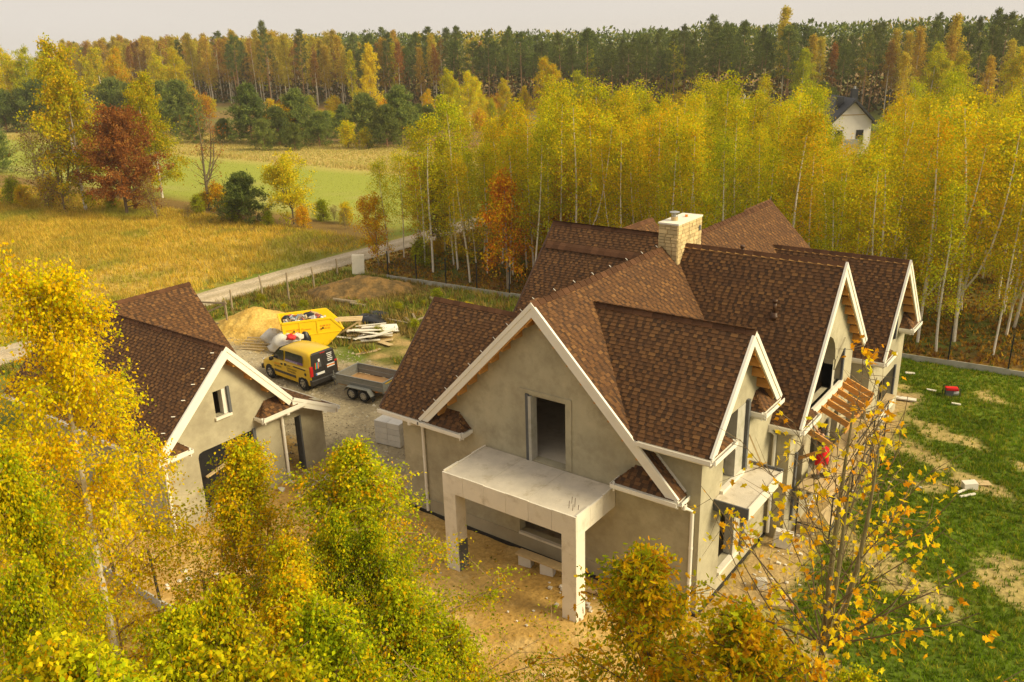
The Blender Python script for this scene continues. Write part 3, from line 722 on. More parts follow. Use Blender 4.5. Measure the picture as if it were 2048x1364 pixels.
# walls
Z0 = -.1
arch = [(25.95+1.1*math.cos(t), 4.88+1.08*math.sin(t)) for t in np.linspace(0, math.pi, 11)]
wall('gable_wall', 'y', 18.36, [(-18.72, Z0), (-8.302, Z0), (-8.302, zd-.1), (-9.9, zd-.1), (-9.9, m1e(-9.9, 0)-.16), (XR, ZR-.2), (-17.2, m1w(-17.2, 0)-.16), (-18.72, 3.6)],
     [rect(-13.5, -12.2, 3.26, 5.33), rect(-13.93, -11.9, .62, 2.45)], H)
wall('side_wall', 'x', -8.0, [(18.362, Z0), (23.36, Z0), (23.36, 4.35), (20.35, 7.58), (18.362, zd-.06+.3)],
     [rect(19.75, 21.15, 3.3, 5.4), rect(19.75, 21.3, .6, 2.72)], H)
wall('side_wall', 'y', 23.36, [(-8.3, Z0), (-7.702, Z0), (-7.702, zc_-.1), (-8.3, zc_-.1)], [], H)
wall('side_wall', 'x', -7.4, [(23.362, Z0), (29.3, Z0), (29.3, cn(0, 29.3)-.16), (26.25, 8.13), (23.362, zc_-.0)],
     [[(24.85, 3.85), (27.05, 3.85)]+arch, [(27.3, 3.85), (28.0, 3.85), (28.0, 4.95), (27.3, 4.45)], rect(24.0, 24.75, .45, 2.75), rect(25.4, 26.9, .2, 2.75), rect(27.5, 28.3, .45, 2.75)], H)
wall('side_wall', 'n', 29.3, [(-8.3, Z0), (-7.702, Z0), (-7.702, 4.6), (-8.3, 4.6)], [], H)
wall('side_wall', 'x', -8.25, [(29.0, Z0), (30.9, Z0), (30.9, 4.3), (29.0, 4.3)], [], H)
wall('side_wall', 'y', 30.62, [(-8.3, Z0), (-7.352, Z0), (-7.352, ze-.1), (-8.3, ze-.1)], [], H)
wall('side_wall', 'x', -7.05, [(30.622, Z0), (35.598, Z0), (35.598, en(0, 35.6)-.12), (32.8, 6.83), (30.622, ze-.0)],
     [rect(32.2, 34.4, .92, 2.32), rect(32.3, 33.7, 3.7, 4.9)], H)
wall('back_wall', 'n', 35.6, [(-18.7, Z0), (-7.352, Z0), (-7.352, 3.9), (-8.6, 3.9), (XR, 8.05), (-17.4, 3.7), (-18.7, 3.7)], [], H)
wall('west_wall', 'w', -18.72, [(18.662, Z0), (35.3, Z0), (35.3, 3.6), (32, 3.6), (28.08, 7.9), (24.0, 3.6), (23.6, 3.6), (20.95, 6.5), (18.662, 4.1)], [], H)
mb = MB(); mb.box((-18.4, 18.662, 3.0), (-8.32, 35.28, 3.21)); mb.box((-8.32, 23.7, 3.0), (-7.72, 29.0, 3.21)); mb.build('upper_floor', 'slab', H)
mb = MB(); mb.box((-18.4, 18.662, .1), (-8.32, 35.28, .33)); mb.box((-8.32, 23.7, .1), (-7.72, 29.0, .33)); mb.box((-8.32, 30.95, .1), (-7.37, 35.2, .33)); mb.build('ground_floor', 'slab', H)
mb = MB(); mb.box((-16.5, 22.6, 3.22), (-8.4, 22.8, 6.4)); mb.box((-11.0, 18.7, .34), (-10.8, 23, 2.99)); mb.box((-16.5, 22.6, .34), (-8.4, 22.8, 2.99)); mb.box((-10.2, 23, .34), (-10, 35, 2.99)); mb.build('inner_wall', 'interior', H)
# plinth band
mb = MB(); mb.box((-18.74, 18.335, Z0), (-7.975, 18.356, .54)); mb.build('plinth', 'plinth', H)
mb = MB(); mb.box((-7.998, 18.36, Z0), (-7.975, 23.33, .5)); mb.build('plinth', 'plaster', H)
mb = MB(); mb.box((-7.398, 23.34, Z0), (-7.375, 29.3, .42)); mb.build('plinth', 'plaster', H)
mb = MB(); mb.box((-18.8, 18.29, Z0), (-7.9, 18.333, .09)); mb.box((-7.974, 18.3, Z0), (-7.93, 23.3, .09)); mb.build('footing_membrane', 'dark', H)
# linings of the openings
def lining(boxes, mt='graphite', name='jamb_lining'):
    for a, b in boxes: MB().box(a, b).build(name, mt, H)
lining([((-13.56, 18.30, 3.22), (-13.46, 18.60, 5.36)), ((-7.99, 21.11, 3.28), (-7.90, 21.24, 5.46)), ((-7.99, 21.26, .58), (-7.90, 21.40, 2.75)),
        ((-7.39, 27.96, 3.82), (-7.32, 28.08, 4.98)), ((-7.04, 34.36, .9), (-6.97, 34.5, 2.38)), ((-7.39, 24.85, 3.45), (-7.34, 28.05, 3.62)),
        ((-7.39, 23.9, .45), (-7.33, 24.02, 2.8)), ((-7.39, 26.88, .2), (-7.33, 27.02, 2.8)), ((-7.04, 33.66, 3.7), (-6.97, 33.78, 4.95))])
lining([((-13.46, 18.30, 3.22), (-13.36, 18.60, 5.30)), ((-8.3, 20.55, 3.25), (-7.995, 21.10, 5.38)), ((-8.28, 20.8, .62), (-7.995, 21.25, 2.7)), ((-7.7, 27.05, 3.86), (-7.396, 27.29, 4.7))], 'concrete', 'reveal')
lining([((-13.93, 18.30, .56), (-11.9, 18.42, .63)), ((-8.1, 19.75, .54), (-7.93, 21.3, .61)), ((-8.05, 19.6, 3.22), (-7.9, 21.1, 3.31)), ((-7.5, 24.85, 3.62), (-7.30, 28.05, 3.85)), ((-7.1, 32.1, .7), (-6.9, 34.45, .93)), ((-7.42, 25.4, .12), (-7.28, 26.9, .22))], 'foam', 'window_sill')
# raised plaster band round the upper door and the arched window
mb = MB(); mb.box((-13.78, 18.335, 3.26), (-13.58, 18.357, 5.5)); mb.box((-12.16, 18.335, 3.26), (-11.98, 18.357, 5.5)); mb.box((-13.578, 18.335, 5.38), (-12.162, 18.357, 5.5)); mb.build('door_surround', 'plaster', H)
mb = MB()
for i in range(10):
    (a0, z0), (a1, z1) = arch[i], arch[i+1]
    s0, s1 = 1.24, 1.24
    mb.hexa([(-7.396, a0, z0), (-7.396, 25.95+(a0-25.95)*s0, 4.88+(z0-4.88)*s0), (-7.396, 25.95+(a1-25.95)*s1, 4.88+(z1-4.88)*s1), (-7.396, a1, z1),
             (-7.35, a0, z0), (-7.35, 25.95+(a0-25.95)*s0, 4.88+(z0-4.88)*s0), (-7.35, 25.95+(a1-25.95)*s1, 4.88+(z1-4.88)*s1), (-7.35, a1, z1)])
mb.hexa([(-7.396, 27.1, 4.5), (-7.396, 28.1, 5.05), (-7.396, 28.1, 5.35), (-7.396, 27.2, 4.9), (-7.35, 27.1, 4.5), (-7.35, 28.1, 5.05), (-7.35, 28.1, 5.35), (-7.35, 27.2, 4.9)])
mb.build('window_surround', 'plaster', H)
# downpipes
downpipe((-17.9, YM0-.06, l1s(0, YM0)-.12), (-17.75, 18.36, 0), .12, H, (0, -1, 0))
downpipe((-8.30, YM0+.1, zr_-.12), (-8.18, 18.36, 0), .1, H, (0, -1, 0))
downpipe((-7.95, 23.11, zc_-.12), (-7.85, 23.36, 0), .15, H, (0, -1, 0))
downpipe((-7.9, 30.41, ze-.12), (-7.75, 30.62, 0), .15, H, (0, -1, 0))
# porch over the front door of the gable
PS = empty('porch_holder') if False else None
px0, px1, py0, py1, pz = -15.17, -10.53, 16.31, 18.33, 3.24
mb = MB(); mb.box((px0+.05, py0+.05, 2.92), (px1-.05, py1, pz-.03)); deck = mb.build('porch_slab', 'slab', H)
for a, b in ((px0+.05, -13.7), (-13.69, -12.2), (-12.19, px1-.05)): MB().box((a, py0+.06, pz-.028), (b, py1, pz-.012)).build('screed_panel', 'slab', deck)
xs_ = np.linspace(px0, px1, 7)
for i in range(6): MB().box((xs_[i]+.004, py0-.001, 2.62), (xs_[i+1]-.004, py0+.045, pz+(.012 if i % 2 else .0))).build('porch_panel', 'foam', deck)
for sx, nm in ((px0, -1), (px1, 1)):
    ys_ = np.linspace(py0+.05, py1, 4)
    for i in range(3): MB().box((sx+(.0 if nm < 0 else -.045), ys_[i]+.004, 2.62), (sx+(.045 if nm < 0 else .0), ys_[i+1]-.004, pz+.01+.025*((i+1) % 2))).build('porch_panel', 'foam', deck)
MB().box((px0+.05, py0+.3, 2.80), (px1-.05, py1, 2.915)).build('porch_ceiling', 'foam', deck)
for cx in (px0+.0, px1-.46):
    col_ = MB().box((cx+.02, py0+.02, -.1), (cx+.44, py0+.42, 2.62)).build('porch_column', 'foam', H)
    for k, (z0, z1) in enumerate(((-.1, 1.1), (1.104, 2.1), (2.104, 2.618))):
        MB().box((cx, py0-.002, z0), (cx+.46, py0+.019, z1)).build('column_panel', 'foam', col_); MB().box((cx+.441, py0+.022, z0), (cx+.462, py0+.44, z1)).build('column_panel', 'foam', col_)
    if cx < -13: MB().box((cx+.463, py0+.03, -.1), (cx+.475, py0+.43, .95)).build('column_patch', 'graphite', col_)
for i, (dx, dy, hh) in enumerate(((.45, .35, .22), (.3, .3, .18), (.36, .5, .26), (.2, .42, .14), (.52, .6, .2))):
    MB().tube([(px1-dx, py0+dy, pz-.02), (px1-dx+.02, py0+dy, pz+hh)], .008, 5).build('rebar', 'vent', deck)
# balcony slab on the side
mb = MB(); mb.box((-7.99, 19.25, 2.96), (-7.06, 21.72, 3.22)); bs = mb.build('balcony_slab', 'slab', H)
MB().box((-7.99, 19.2, 2.9), (-7.02, 19.246, 3.235)).build('slab_edge', 'graphite', bs); MB().box((-7.056, 19.25, 2.9), (-7.01, 21.72, 3.25)).build('slab_edge', 'foam', bs); MB().box((-7.99, 21.724, 3.1), (-7.02, 21.78, 3.30)).build('slab_edge', 'graphite', bs)
MB().beam((-7.93, 21.35, 4.3), (-7.55, 21.62, 3.24), .06, .04).build('timber_prop', 'board', H)
# vents
def vent(x, y, z, par, h=.42):
    mb = MB(); mb.tube([(x, y, z-.1), (x, y, z+.1)], [.13, .10], 12); mb.tube([(x, y, z+.1), (x, y, z+h)], .062, 12); mb.tube([(x, y, z+h), (x, y, z+h+.10)], [.085, .085], 12); mb.tube([(x, y, z-.12), (x+.05, y-.08, z+.04)], [.12, .10], 12)
    return mb.build('roof_vent', 'vent', par, smooth=True)
yv = 25.55; vent(-9.0+.2, 26.25-1.15, cs(0, 25.1), s_me); vent(-11.83, 29.8, m1e(-11.83, 0), s_me)
# chimney with stone facing
cx0, cx1, cy0, cy1, cz = -13.15, -12.44, 25.62, 27.45, 9.08
ch = MB().box((cx0+.03, cy0+.03, 6.6), (cx1-.03, cy1-.03, cz)).build('chimney', 'mortar', H)
g = np.random.default_rng(3); lib = []
for k in range(6):
    b = g.uniform(-.012, .012, (4, 2)); d = g.uniform(.03, .055)
    P = [(-.5+b[0, 0], 0, -.5+b[0, 1]), (.5+b[1, 0], 0, -.5+b[1, 1]), (.5+b[2, 0], 0, .5+b[2, 1]), (-.5+b[3, 0], 0, .5+b[3, 1])]
    Q = [(p[0]*.94, -d, p[2]*.9) for p in P]
    mb = MB(); mb.add(P+Q, [(4, 5, 6, 7), (0, 1, 5, 4), (1, 2, 6, 5), (2, 3, 7, 6), (3, 0, 4, 7)]); me = raw_mesh('stone', mb.v, mb.f, 'stone'); lib.append(me)
o0 = Vector(HB)
for face in range(4):
    Lf = (cx1-cx0, cy1-cy0, cx1-cx0, cy1-cy0)[face]; z = 7.0 if face in (0, 1) else 7.9
    while z < cz-.04:
        hh = g.choice([.10, .13, .16]); hh = min(hh, cz-z); a = 0
        while a < Lf-.02:
            wd = min(g.uniform(.14, .36), Lf-a)
            if Lf-a-wd < .08: wd = Lf-a
            ob = put('stone', lib[g.integers(6)], ch); c = a+wd/2
            p = ((cx0+c, cy0+.03, 0), (cx1-.03, cy0+c, 0), (cx1-c, cy1-.03, 0), (cx0+.03, cy1-c, 0))[face]
            ob.location = Vector((p[0], p[1], z+hh/2))-o0; ob.rotation_euler = (0, 0, face*math.pi/2); ob.scale = (wd-.012, 1, hh-.012); a += wd
        z += hh
cap = MB().box((cx0-.03, cy0-.03, cz), (cx1+.03, cy1+.03, cz+.055)).build('chimney_cap', 'foam', ch)
mb = MB(); mb.tube([(cx0+.32, cy0+.5, cz+.05), (cx0+.32, cy0+.5, cz+.17)], .12, 14); mb.build('flue_collar', 'board', ch)
mb = MB(); mb.tube([(cx0+.32, cy0+.5, cz+.17), (cx0+.32, cy0+.5, cz+.30)], .055, 10); mb.tube([(cx0+.32, cy0+.5, cz+.33), (cx0+.32, cy0+.5, cz+.345)], .17, 18); mb.tube([(cx0+.32, cy0+.5, cz+.345), (cx0+.32, cy0+.5, cz+.38)], [.17, .02], 18)
for t in (0, 2.1, 4.2): mb.tube([(cx0+.32+.1*math.cos(t), cy0+.5+.1*math.sin(t), cz+.17), (cx0+.32+.13*math.cos(t), cy0+.5+.13*math.sin(t), cz+.335)], .008, 5)
mb.build('flue_hood', 'zinc', ch)
mb = MB(); mb.tube([(cx0+.4, cy0+1.25, cz+.05), (cx0+.4, cy0+1.25, cz+.13)], .05, 10); mb.build('clay_pipe', 'amber', ch)
MB().box((cx1-.0, cy1-.25, cz-.45), (cx1+.045, cy1-.12, cz-.28)).build('chimney_vent', 'graphite', ch)

# ------------------------------------------------------------------ the garage
GB = (-28.0, 15.0, 0.0)
G = empty('garage', GB, 'smaller grey outbuilding with brown shingle roof and cream gable behind the birches', 'garage')
gz = 5.87
gs = lambda x, y: gz-.955*(15.15-y)
gn = lambda x, y: gz-1.115*(y-15.15)
GXE, GXW = -23.35, -33.7
kx = -32.25; kz = 5.72
ke = lambda x, y: kz-1.0*(x-kx)
kw = lambda x, y: kz-1.0*(kx-x)
gj = []
def gslopes(polys):
    s = slope_part('roof_slope', polys, G); gj.append((s, polys)); return s
g1 = gslopes([xpoly(gs, 15.15, 12.15, GXW, GXE)])
pn = xpoly(gn, 15.15, 17.55, GXW, GXE)
g2 = gslopes([clip(pn, lambda p: p[0]-kx)])
g3 = gslopes([clip(ypoly(ke, kx, -29.3, 14.5, 19.65), ab(gn, .02))]); gslopes([clip(ypoly(kw, kx, -35.2, 14.5, 19.65), ab(gn, .02))])
lean = lambda x, y: gn(0, 17.55)+.01-.52*(y-17.55)
g4 = gslopes([xpoly(lean, 17.55, 19.5, -29.0, GXE)])
ridge_caps((GXE+.04, 15.15, gz), (GXW, 15.15, gz), .955, 1.115, (0, -1, 0), g1); ridge_caps((kx, 19.68, kz), (kx, 15.3, kz), 1, 1, (1, 0, 0), g3)
rake_board((GXE, 15.15, gz), (GXE, 12.15, gs(0, 12.15)), (1, 0, 0), G); rake_board((GXE, 15.15, gz), (GXE, 17.55, gn(0, 17.55)), (1, 0, 0), G); rake_board((GXE, 17.5, lean(0, 17.5)), (GXE, 19.5, lean(0, 19.5)), (1, 0, 0), G)
lookouts((GXE, 15.15, gz), (GXE, 17.55, gn(0, 17.55)), (1, 0, 0), .36, G, step=.9)
zg = gs(0, 12.15)
gj.append(eave_return((GXE, 12.15, zg-.02), (0, 1, 0), (1, 0, 0), 1.15, .38, 1.0, G, gs)); gj.append(eave_return((GXE, 18.05, zg-.06), (0, -1, 0), (1, 0, 0), 1.85, .38, 1.0, G, gn))
gutter((GXW, 12.15, zg-.02), (GXE+.05, 12.15, zg-.02), (0, -1, 0), G); gutter((-29.0, 19.5, lean(0, 19.5)-.02), (GXE+.05, 19.5, lean(0, 19.5)-.02), (0, 1, 0), G)
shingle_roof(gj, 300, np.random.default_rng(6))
for i in range(7):
    t = (i+.5)/7; y = 15.15-3*t; MB().beam((GXE-.35, y, gs(0, y)+.02), (GXE-.38, y-.12, gs(0, y)+.05), .022, .02).build('ridge_clip', 'white', g1)
wall('gable_wall', 'x', -23.75, [(12.45, Z0), (17.3, Z0), (17.3, zg-.1), (17.2, gn(0, 17.2)-.16), (15.15, gz-.2), (12.45, gs(0, 12.45)-.16)],
     [rect(14.68, 15.22, 3.45, 4.36), [(13.8, .35), (16.0, .35), (16.0, 2.47), (14.0, 2.47), (13.86, 2.43), (13.8, 2.3)]], G)
wall('side_wall', 'y', 12.45, [(-33.4, Z0), (-24.052, Z0), (-24.052, zg-.1), (-33.4, zg-.1)], [], G)
wall('porch_wall', 'x', -23.85, [(17.302, 2.2), (18.17, 2.2), (18.17, Z0), (19.2, Z0), (19.2, 2.45), (17.302, 2.95)], [], G)
wall('side_wall', 'n', 17.3, [(-33.4, Z0), (-26.5, Z0), (-26.5, 3.0), (-33.4, 3.0)], [], G)
wall('west_wall', 'w', -33.4, [(12.75, Z0), (17.0, Z0), (17.0, 3.2), (15.15, 5.6), (12.75, 3.2)], [], G)
wall('gable_wall', 'n', 19.4, [(-34.8, Z0), (-29.7, Z0), (-29.7, 2.8), (kx, 5.5), (-34.8, 2.8)], [], G)
wall('side_wall', 'x', -29.7, [(17.3, Z0), (19.1, Z0), (19.1, 2.8), (17.3, 2.8)], [], G)
MB().box((-24.15, 18.1, Z0), (-23.845, 18.17, 2.2)).build('jamb_lining', 'graphite', G); MB().box((-23.76, 15.18, 3.42), (-23.68, 15.28, 4.4)).build('jamb_lining', 'graphite', G); MB().box((-24.0, 15.02, 3.45), (-23.77, 15.22, 4.35)).build('reveal', 'block', G)
MB().box((-23.78, 14.62, 3.36), (-23.66, 15.26, 3.45)).build('window_sill', 'foam', G); MB().box((-23.76, 15.96, .3), (-23.69, 16.08, 2.52)).build('jamb_lining', 'graphite', G); MB().beam((-23.6, 13.9, 1.6), (-23.6, 15.4, 1.95), .12, .05).build('loose_plank', 'board', G)
MB().box((-23.9, 13.8, .35), (-23.86, 16.0, 2.47)).build('black_sheet', 'blackplastic', G)
MB().box((-33.5, 12.40, Z0), (-23.72, 12.448, .45)).build('plinth', 'plinth', G); MB().box((-23.748, 12.42, Z0), (-23.72, 17.3, .42)).build('plinth', 'plinth', G); MB().box((-33.6, 12.33, Z0), (-23.65, 12.398, .1)).build('footing_membrane', 'dark', G)
mb = MB(); mb.box((-33.1, 12.75, 2.85), (-24.05, 17, 3.0)); mb.build('upper_floor', 'slab', G)
downpipe((-23.45, 12.1, zg-.12), (-23.74, 12.55, 0), .1, G, (1, 0, 0)); downpipe((-23.28, 17.2, zg-.15), (-23.75, 17.22, 0), .15, G, (1, 0, 0))
for x, y, f in ((-28.6, 16.0, gn), (-33.0, 17.6, kw)): vent(x, y, f(x, y), g2)
vent(-33.4, 15.2, gz-.25, g1, .3)
# ------------------------------------------------------------------ trees
def unit(v): return v/np.maximum(np.linalg.norm(v, axis=-1, keepdims=True), 1e-9)
def leaves_mesh(name, c, ax, L, C, g, mt, shape='kite', wr=.36):
    n = len(c); rv = unit(g.normal(0, 1, (n, 3))); b = unit(np.cross(ax, rv)); nn = np.cross(ax, b); L = L[:, None]
    if shape == 'kite':
        V = np.stack([c, c+ax*.38*L+b*wr*L+nn*.08*L, c+ax*L, c+ax*.38*L-b*wr*L+nn*.08*L], 1).reshape(-1, 3)
        return raw_mesh(name, V, np.arange(n*4).reshape(-1, 4), mt, C)
    prof = {'maple': [(-.05, .0), (.05, .30), (.28, .22), (.38, .52), (.58, .25), (1, 0), (.58, -.25), (.38, -.52), (.28, -.22), (.05, -.30)],
            'oak': [(0, 0), (.22, .17), (.30, .09), (.48, .27), (.60, .14), (.80, .22), (1, 0), (.80, -.22), (.60, -.14), (.48, -.27), (.30, -.09), (.22, -.17)]}[shape]
    k = len(prof); cen = c+ax*.4*L-nn*.05*L
    V = np.stack([cen]+[c+ax*a*L+b*w_*L+nn*(.10*abs(w_)+.05*a*a)*L for a, w_ in prof], 1).reshape(-1, 3)
    i = np.arange(n)[:, None]*(k+1)
    F = np.concatenate([np.concatenate([i, i+1+j, i+1+(j+1) % k], 1) for j in range(k)], 0)
    return raw_mesh(name, V, F, mt, np.tile(C, (k, 1)))
def grow(name, seed, H_, c0=.25, nbr=50, spread=lambda t: .2, up=(.9, .5), droop=.25, ntw=9, nl=24, twl=.55, L=.12, jit=.10, pal=None, pw=None, r0=.09, lean=(0, 0),
         barkc=((.62, .57, .48), (.20, .13, .07)), shape='kite', mt='birchleaf', wood_tw=False, wr=.36, hang=.5, sides=6, fork=0, wob=.015, dead=0.0, grad=None, gapn=.0, fork_t=(.12, .35), fork_off=.16, thin=0.0):
    "a tapered trunk with limbs, twigs on the limbs and single leaves along the twigs"
    g = np.random.default_rng(seed); mb = MB()
    T = np.linspace(0, 1, 11); ph = g.uniform(0, 6, 4)
    tp = np.stack([lean[0]*T**1.4*H_+wob*H_*np.sin(T*5+ph[0])*T, lean[1]*T**1.4*H_+wob*H_*np.sin(T*4+ph[1])*T, T*H_], -1)
    tr = r0*(1-T)**.8*.95+.012
    mb.tube([tuple(p) for p in tp], list(tr), sides, c=barkc[0])
    at = lambda t: np.array([np.interp(t, T, tp[:, k]) for k in range(3)])
    bs, bd, bl, bt = [], [], [], []
    stems = [(at, tr, H_, 1.0)]
    for f in range(fork):
        t0 = g.uniform(*fork_t); az = g.uniform(0, 6.28); Lf = H_*(1-t0)*g.uniform(.75, .95); b0 = at(t0)
        pts = [b0+np.array([math.cos(az), math.sin(az), 0])*(fork_off*H_*(1-math.exp(-3*s)))+np.array([0, 0, Lf*s]) for s in np.linspace(0, 1, 7)]
        pts = np.array(pts); rr = r0*.7*(1-t0*.6)*(1-np.linspace(0, 1, 7))**.8+.008; mb.tube([tuple(p) for p in pts], list(rr), sides, c=barkc[0])
        stems.append((lambda t, pts=pts, t0=t0: np.array([np.interp((t-t0)/(1-t0), np.linspace(0, 1, 7), pts[:, k]) for k in range(3)]), rr, Lf, .6))
    for i in range(nbr):
        st, rr, hh, sc_ = stems[i % len(stems)] if fork else stems[0]
        u_ = (i+g.random())/nbr; t = c0+(1-c0)*u_**.85; b0 = st(t); az = i*2.399+g.normal(0, .4)
        el = up[0]+(up[1]-up[0])*0+g.normal(0, .14); el = np.interp(t, [c0, 1], up[::-1])+g.normal(0, .15)
        ln = max(spread((t-c0)/(1-c0))*H_*g.uniform(.7, 1.2), .25)
        d = np.array([math.cos(az)*math.cos(el), math.sin(az)*math.cos(el), math.sin(el)])
        pts = [b0]; dd = d.copy()
        for s in range(5):
            pts.append(pts[-1]+dd*ln/5); dd = unit(dd+np.array([g.normal(0, .10), g.normal(0, .10), -droop*(s+1)/5+g.normal(0, .05)]))
        pts = np.array(pts); rb = max(r0*(1-t)*.42, .008)
        mb.tube([tuple(p) for p in pts], list(np.linspace(rb, .005, 6)), 4, caps=False, c=barkc[1] if rb < .03 else tuple(.5*(np.array(barkc[0])+np.array(barkc[1]))))
        if g.random() < dead: continue
        s = g.uniform(.22, 1, ntw); k = np.minimum((s*5).astype(int), 4); fr = s*5-k
        st_ = pts[k]+(pts[k+1]-pts[k])*fr[:, None]; dr = unit(unit(pts[k+1]-pts[k])*.7+g.normal(0, .65, (ntw, 3))+np.array([0, 0, -hang*.5]))
        bs.append(st_); bd.append(dr); bl.append(twl*g.uniform(.6, 1.3, ntw)*min(1.15, .35+.65*ln/(.17*H_))); bt.append(np.full(ntw, t))
    bs = np.concatenate(bs); bd = np.concatenate(bd); bl = np.concatenate(bl); bt = np.concatenate(bt)
    if gapn:
        keep = g.random(len(bs)) > gapn; bs, bd, bl, bt = bs[keep], bd[keep], bl[keep], bt[keep]
    if wood_tw:
        for s, d, l_ in zip(bs, bd, bl): mb.tube([tuple(s), tuple(s+d*l_*.5+np.array([0, 0, -.03*l_])), tuple(s+d*l_+np.array([0, 0, -.15*hang*l_]))], [.006, .004, .002], 3, caps=False, c=barkc[1])
    wood = raw_mesh(name+'_trunk', mb.v, mb.f, 'bark', mb.c)
    if thin:
        keep = g.random(len(bs)) > thin*np.clip((bt-c0)/(1-c0), 0, 1); bs, bd, bl, bt = bs[keep], bd[keep], bl[keep], bt[keep]
    n = len(bs); q = np.repeat(np.arange(n), nl); N = len(q); s = g.random(N)**.7
    c = bs[q]+bd[q]*(bl[q]*s)[:, None]+g.normal(0, jit, (N, 3)); c[:, 2] -= .22*hang*bl[q]*s**2; c[:, 2] = np.maximum(c[:, 2], .08)
    ax = unit(bd[q]*.35+g.normal(0, .55, (N, 3))+np.array([0, 0, -hang]))
    P_ = np.array(pal); pw_ = np.array(pw, float)/sum(pw)
    tw = g.choice(len(P_), n, p=pw_); ow = g.choice(len(P_), N, p=pw_); use = np.where(g.random(N) < .6, tw[q], ow)
    if grad is not None:                                      # lower, inner leaves turn first
        gi, gp = grad; use = np.where(g.random(N) < gp*np.clip(1-bt[q]*1.25, 0, 1), gi, use)
    C = P_[use]*g.uniform(.72, 1.28, (N, 1))
    crown = leaves_mesh(name+'_crown', c, ax, L*g.uniform(.65, 1.25, N), C, g, mt, shape, wr)
    return wood, crown
def plant(name, proto, loc, label, cat='tree', group=None, s=1.0, rz=None, sz=None, parts=('trunk', 'crown')):
    o = empty(name, (float(loc[0]), float(loc[1]), -.03), label, cat, group, random.uniform(0, 6.28) if rz is None else rz)
    o.scale = (s, s, s*(sz or 1))
    for nm, me in zip(parts, proto):
        c = bpy.data.objects.new(nm, me); COL.objects.link(c); c.parent = o
    return o
YEL, GOLD, LIME, OLIVE, GRN, ORG_, RUST, BRN = (.68, .54, .012), (.70, .47, .010), (.54, .54, .014), (.40, .41, .014), (.24, .28, .012), (.74, .40, .010), (.42, .16, .020), (.22, .10, .025)
PB = dict(pal=[YEL, GOLD, LIME, OLIVE, GRN], pw=[3.4, 1.4, 3, 2.2, .9]); PG = dict(pal=[YEL, GOLD, ORG_, OLIVE, LIME], pw=[4, 3.4, .7, 1.2, 1.4]); PL = dict(pal=[LIME, YEL, OLIVE, GRN, GOLD], pw=[4, 2.5, 3, 2, .8])
PO = dict(pal=[ORG_, GOLD, YEL, RUST, OLIVE], pw=[4, 3, 2, 1.2, .8])
oval = lambda a, b=.5, m_=.45: (lambda t: a*(1-abs(t-m_)/max(m_, 1-m_)*.75)**b)
cone = lambda a: (lambda t: a*(1-t)**.75+.025)
spire = lambda a: (lambda t: a*(1-t)**.82+.014)
# grove birches
GBP = []
for i, (p, h) in enumerate(((PB, 12.0), (PG, 11.4), (PL, 12.4), (PB, 11.0), (PG, 12.2), (PL, 10.4), (PO, 10.2))):
    GBP.append(grow('birch%d' % i, 100+i, h, c0=.22+.08*(i % 3), nbr=54, spread=oval(.160+.015*(i % 3), .7, .34), up=(1.15, .5), droop=.22, ntw=9, nl=13, twl=.95, L=.125, jit=.17, r0=.072, gapn=.14, lean=(random.uniform(-.06, .06), random.uniform(-.06, .06)), wob=.014, fork=(i % 3 == 1), barkc=((.74, .67, .55), (.20, .13, .07)), **p))
# small prototypes for shrubs and distant trees
SH = dict(
    gold=grow('shrubg', 201, 2.6, c0=.04, nbr=26, spread=oval(.42, .6, .3), up=(1.2, .5), ntw=8, nl=20, twl=.45, L=.13, jit=.12, r0=.03, fork=3, barkc=((.12, .08, .05),)*2, **PG),
    orange=grow('shrubo', 202, 2.4, c0=.04, nbr=26, spread=oval(.42, .6, .3), up=(1.2, .5), ntw=8, nl=20, twl=.45, L=.13, jit=.12, r0=.03, fork=3, barkc=((.12, .08, .05),)*2, **PO),
    olive=grow('shrubv', 203, 2.2, c0=.03, nbr=26, spread=oval(.45, .6, .3), up=(1.2, .4), ntw=8, nl=22, twl=.45, L=.12, jit=.12, r0=.03, fork=3, barkc=((.11, .08, .05),)*2, pal=[OLIVE, GRN, LIME, BRN], pw=[4, 3, 1.5, 1]),
    twiggy=grow('shrubt', 204, 4.4, c0=.04, nbr=70, spread=oval(.36, .6, .35), up=(1.2, .5), ntw=7, nl=5, twl=.7, L=.10, jit=.1, r0=.04, fork=4, wood_tw=True, barkc=((.24, .18, .10), (.22, .16, .08)), pal=[OLIVE, BRN, (.30, .22, .06)], pw=[3, 2, 3]),
)
PINE = [(.140, .175, .040), (.185, .220, .045), (.095, .125, .036), (.250, .260, .050)]
def pine(name, seed, h, c0, sp, nbr=60, nl=16, ntw=8, L=.42, r0=.15, twl=.6, bright=1.0):
    return grow(name, seed, h, c0=c0, nbr=nbr, spread=sp, up=(.75, .12), droop=.05, ntw=ntw, nl=nl, twl=twl, L=L, jit=.12, r0=r0, pal=[tuple(bright*v for v in p) for p in PINE], pw=[4, 3, 2.5, 1.2], barkc=((.34, .19, .10), (.20, .12, .07)), mt='needle', hang=-.35, wr=.13, wob=.006)
FP = [pine('pine0', 301, 19, .45, oval(.15, .7, .25), nbr=44, nl=12), pine('pine1', 302, 18, .56, oval(.15, .7, .3), nbr=38, nl=12), pine('pine2', 303, 20, .40, cone(.16), nbr=50, nl=11), pine('pine3', 304, 17, .50, oval(.16, .7, .35), nbr=40, nl=12)]
YP = [pine('young_pine0', 311, 6.0, .03, cone(.50), nbr=80, L=.34, r0=.09, twl=.6, ntw=10, bright=1.15), pine('young_pine1', 312, 5.2, .03, cone(.60), nbr=80, L=.32, r0=.09, twl=.6, ntw=10, bright=1.15)]
YP = YP
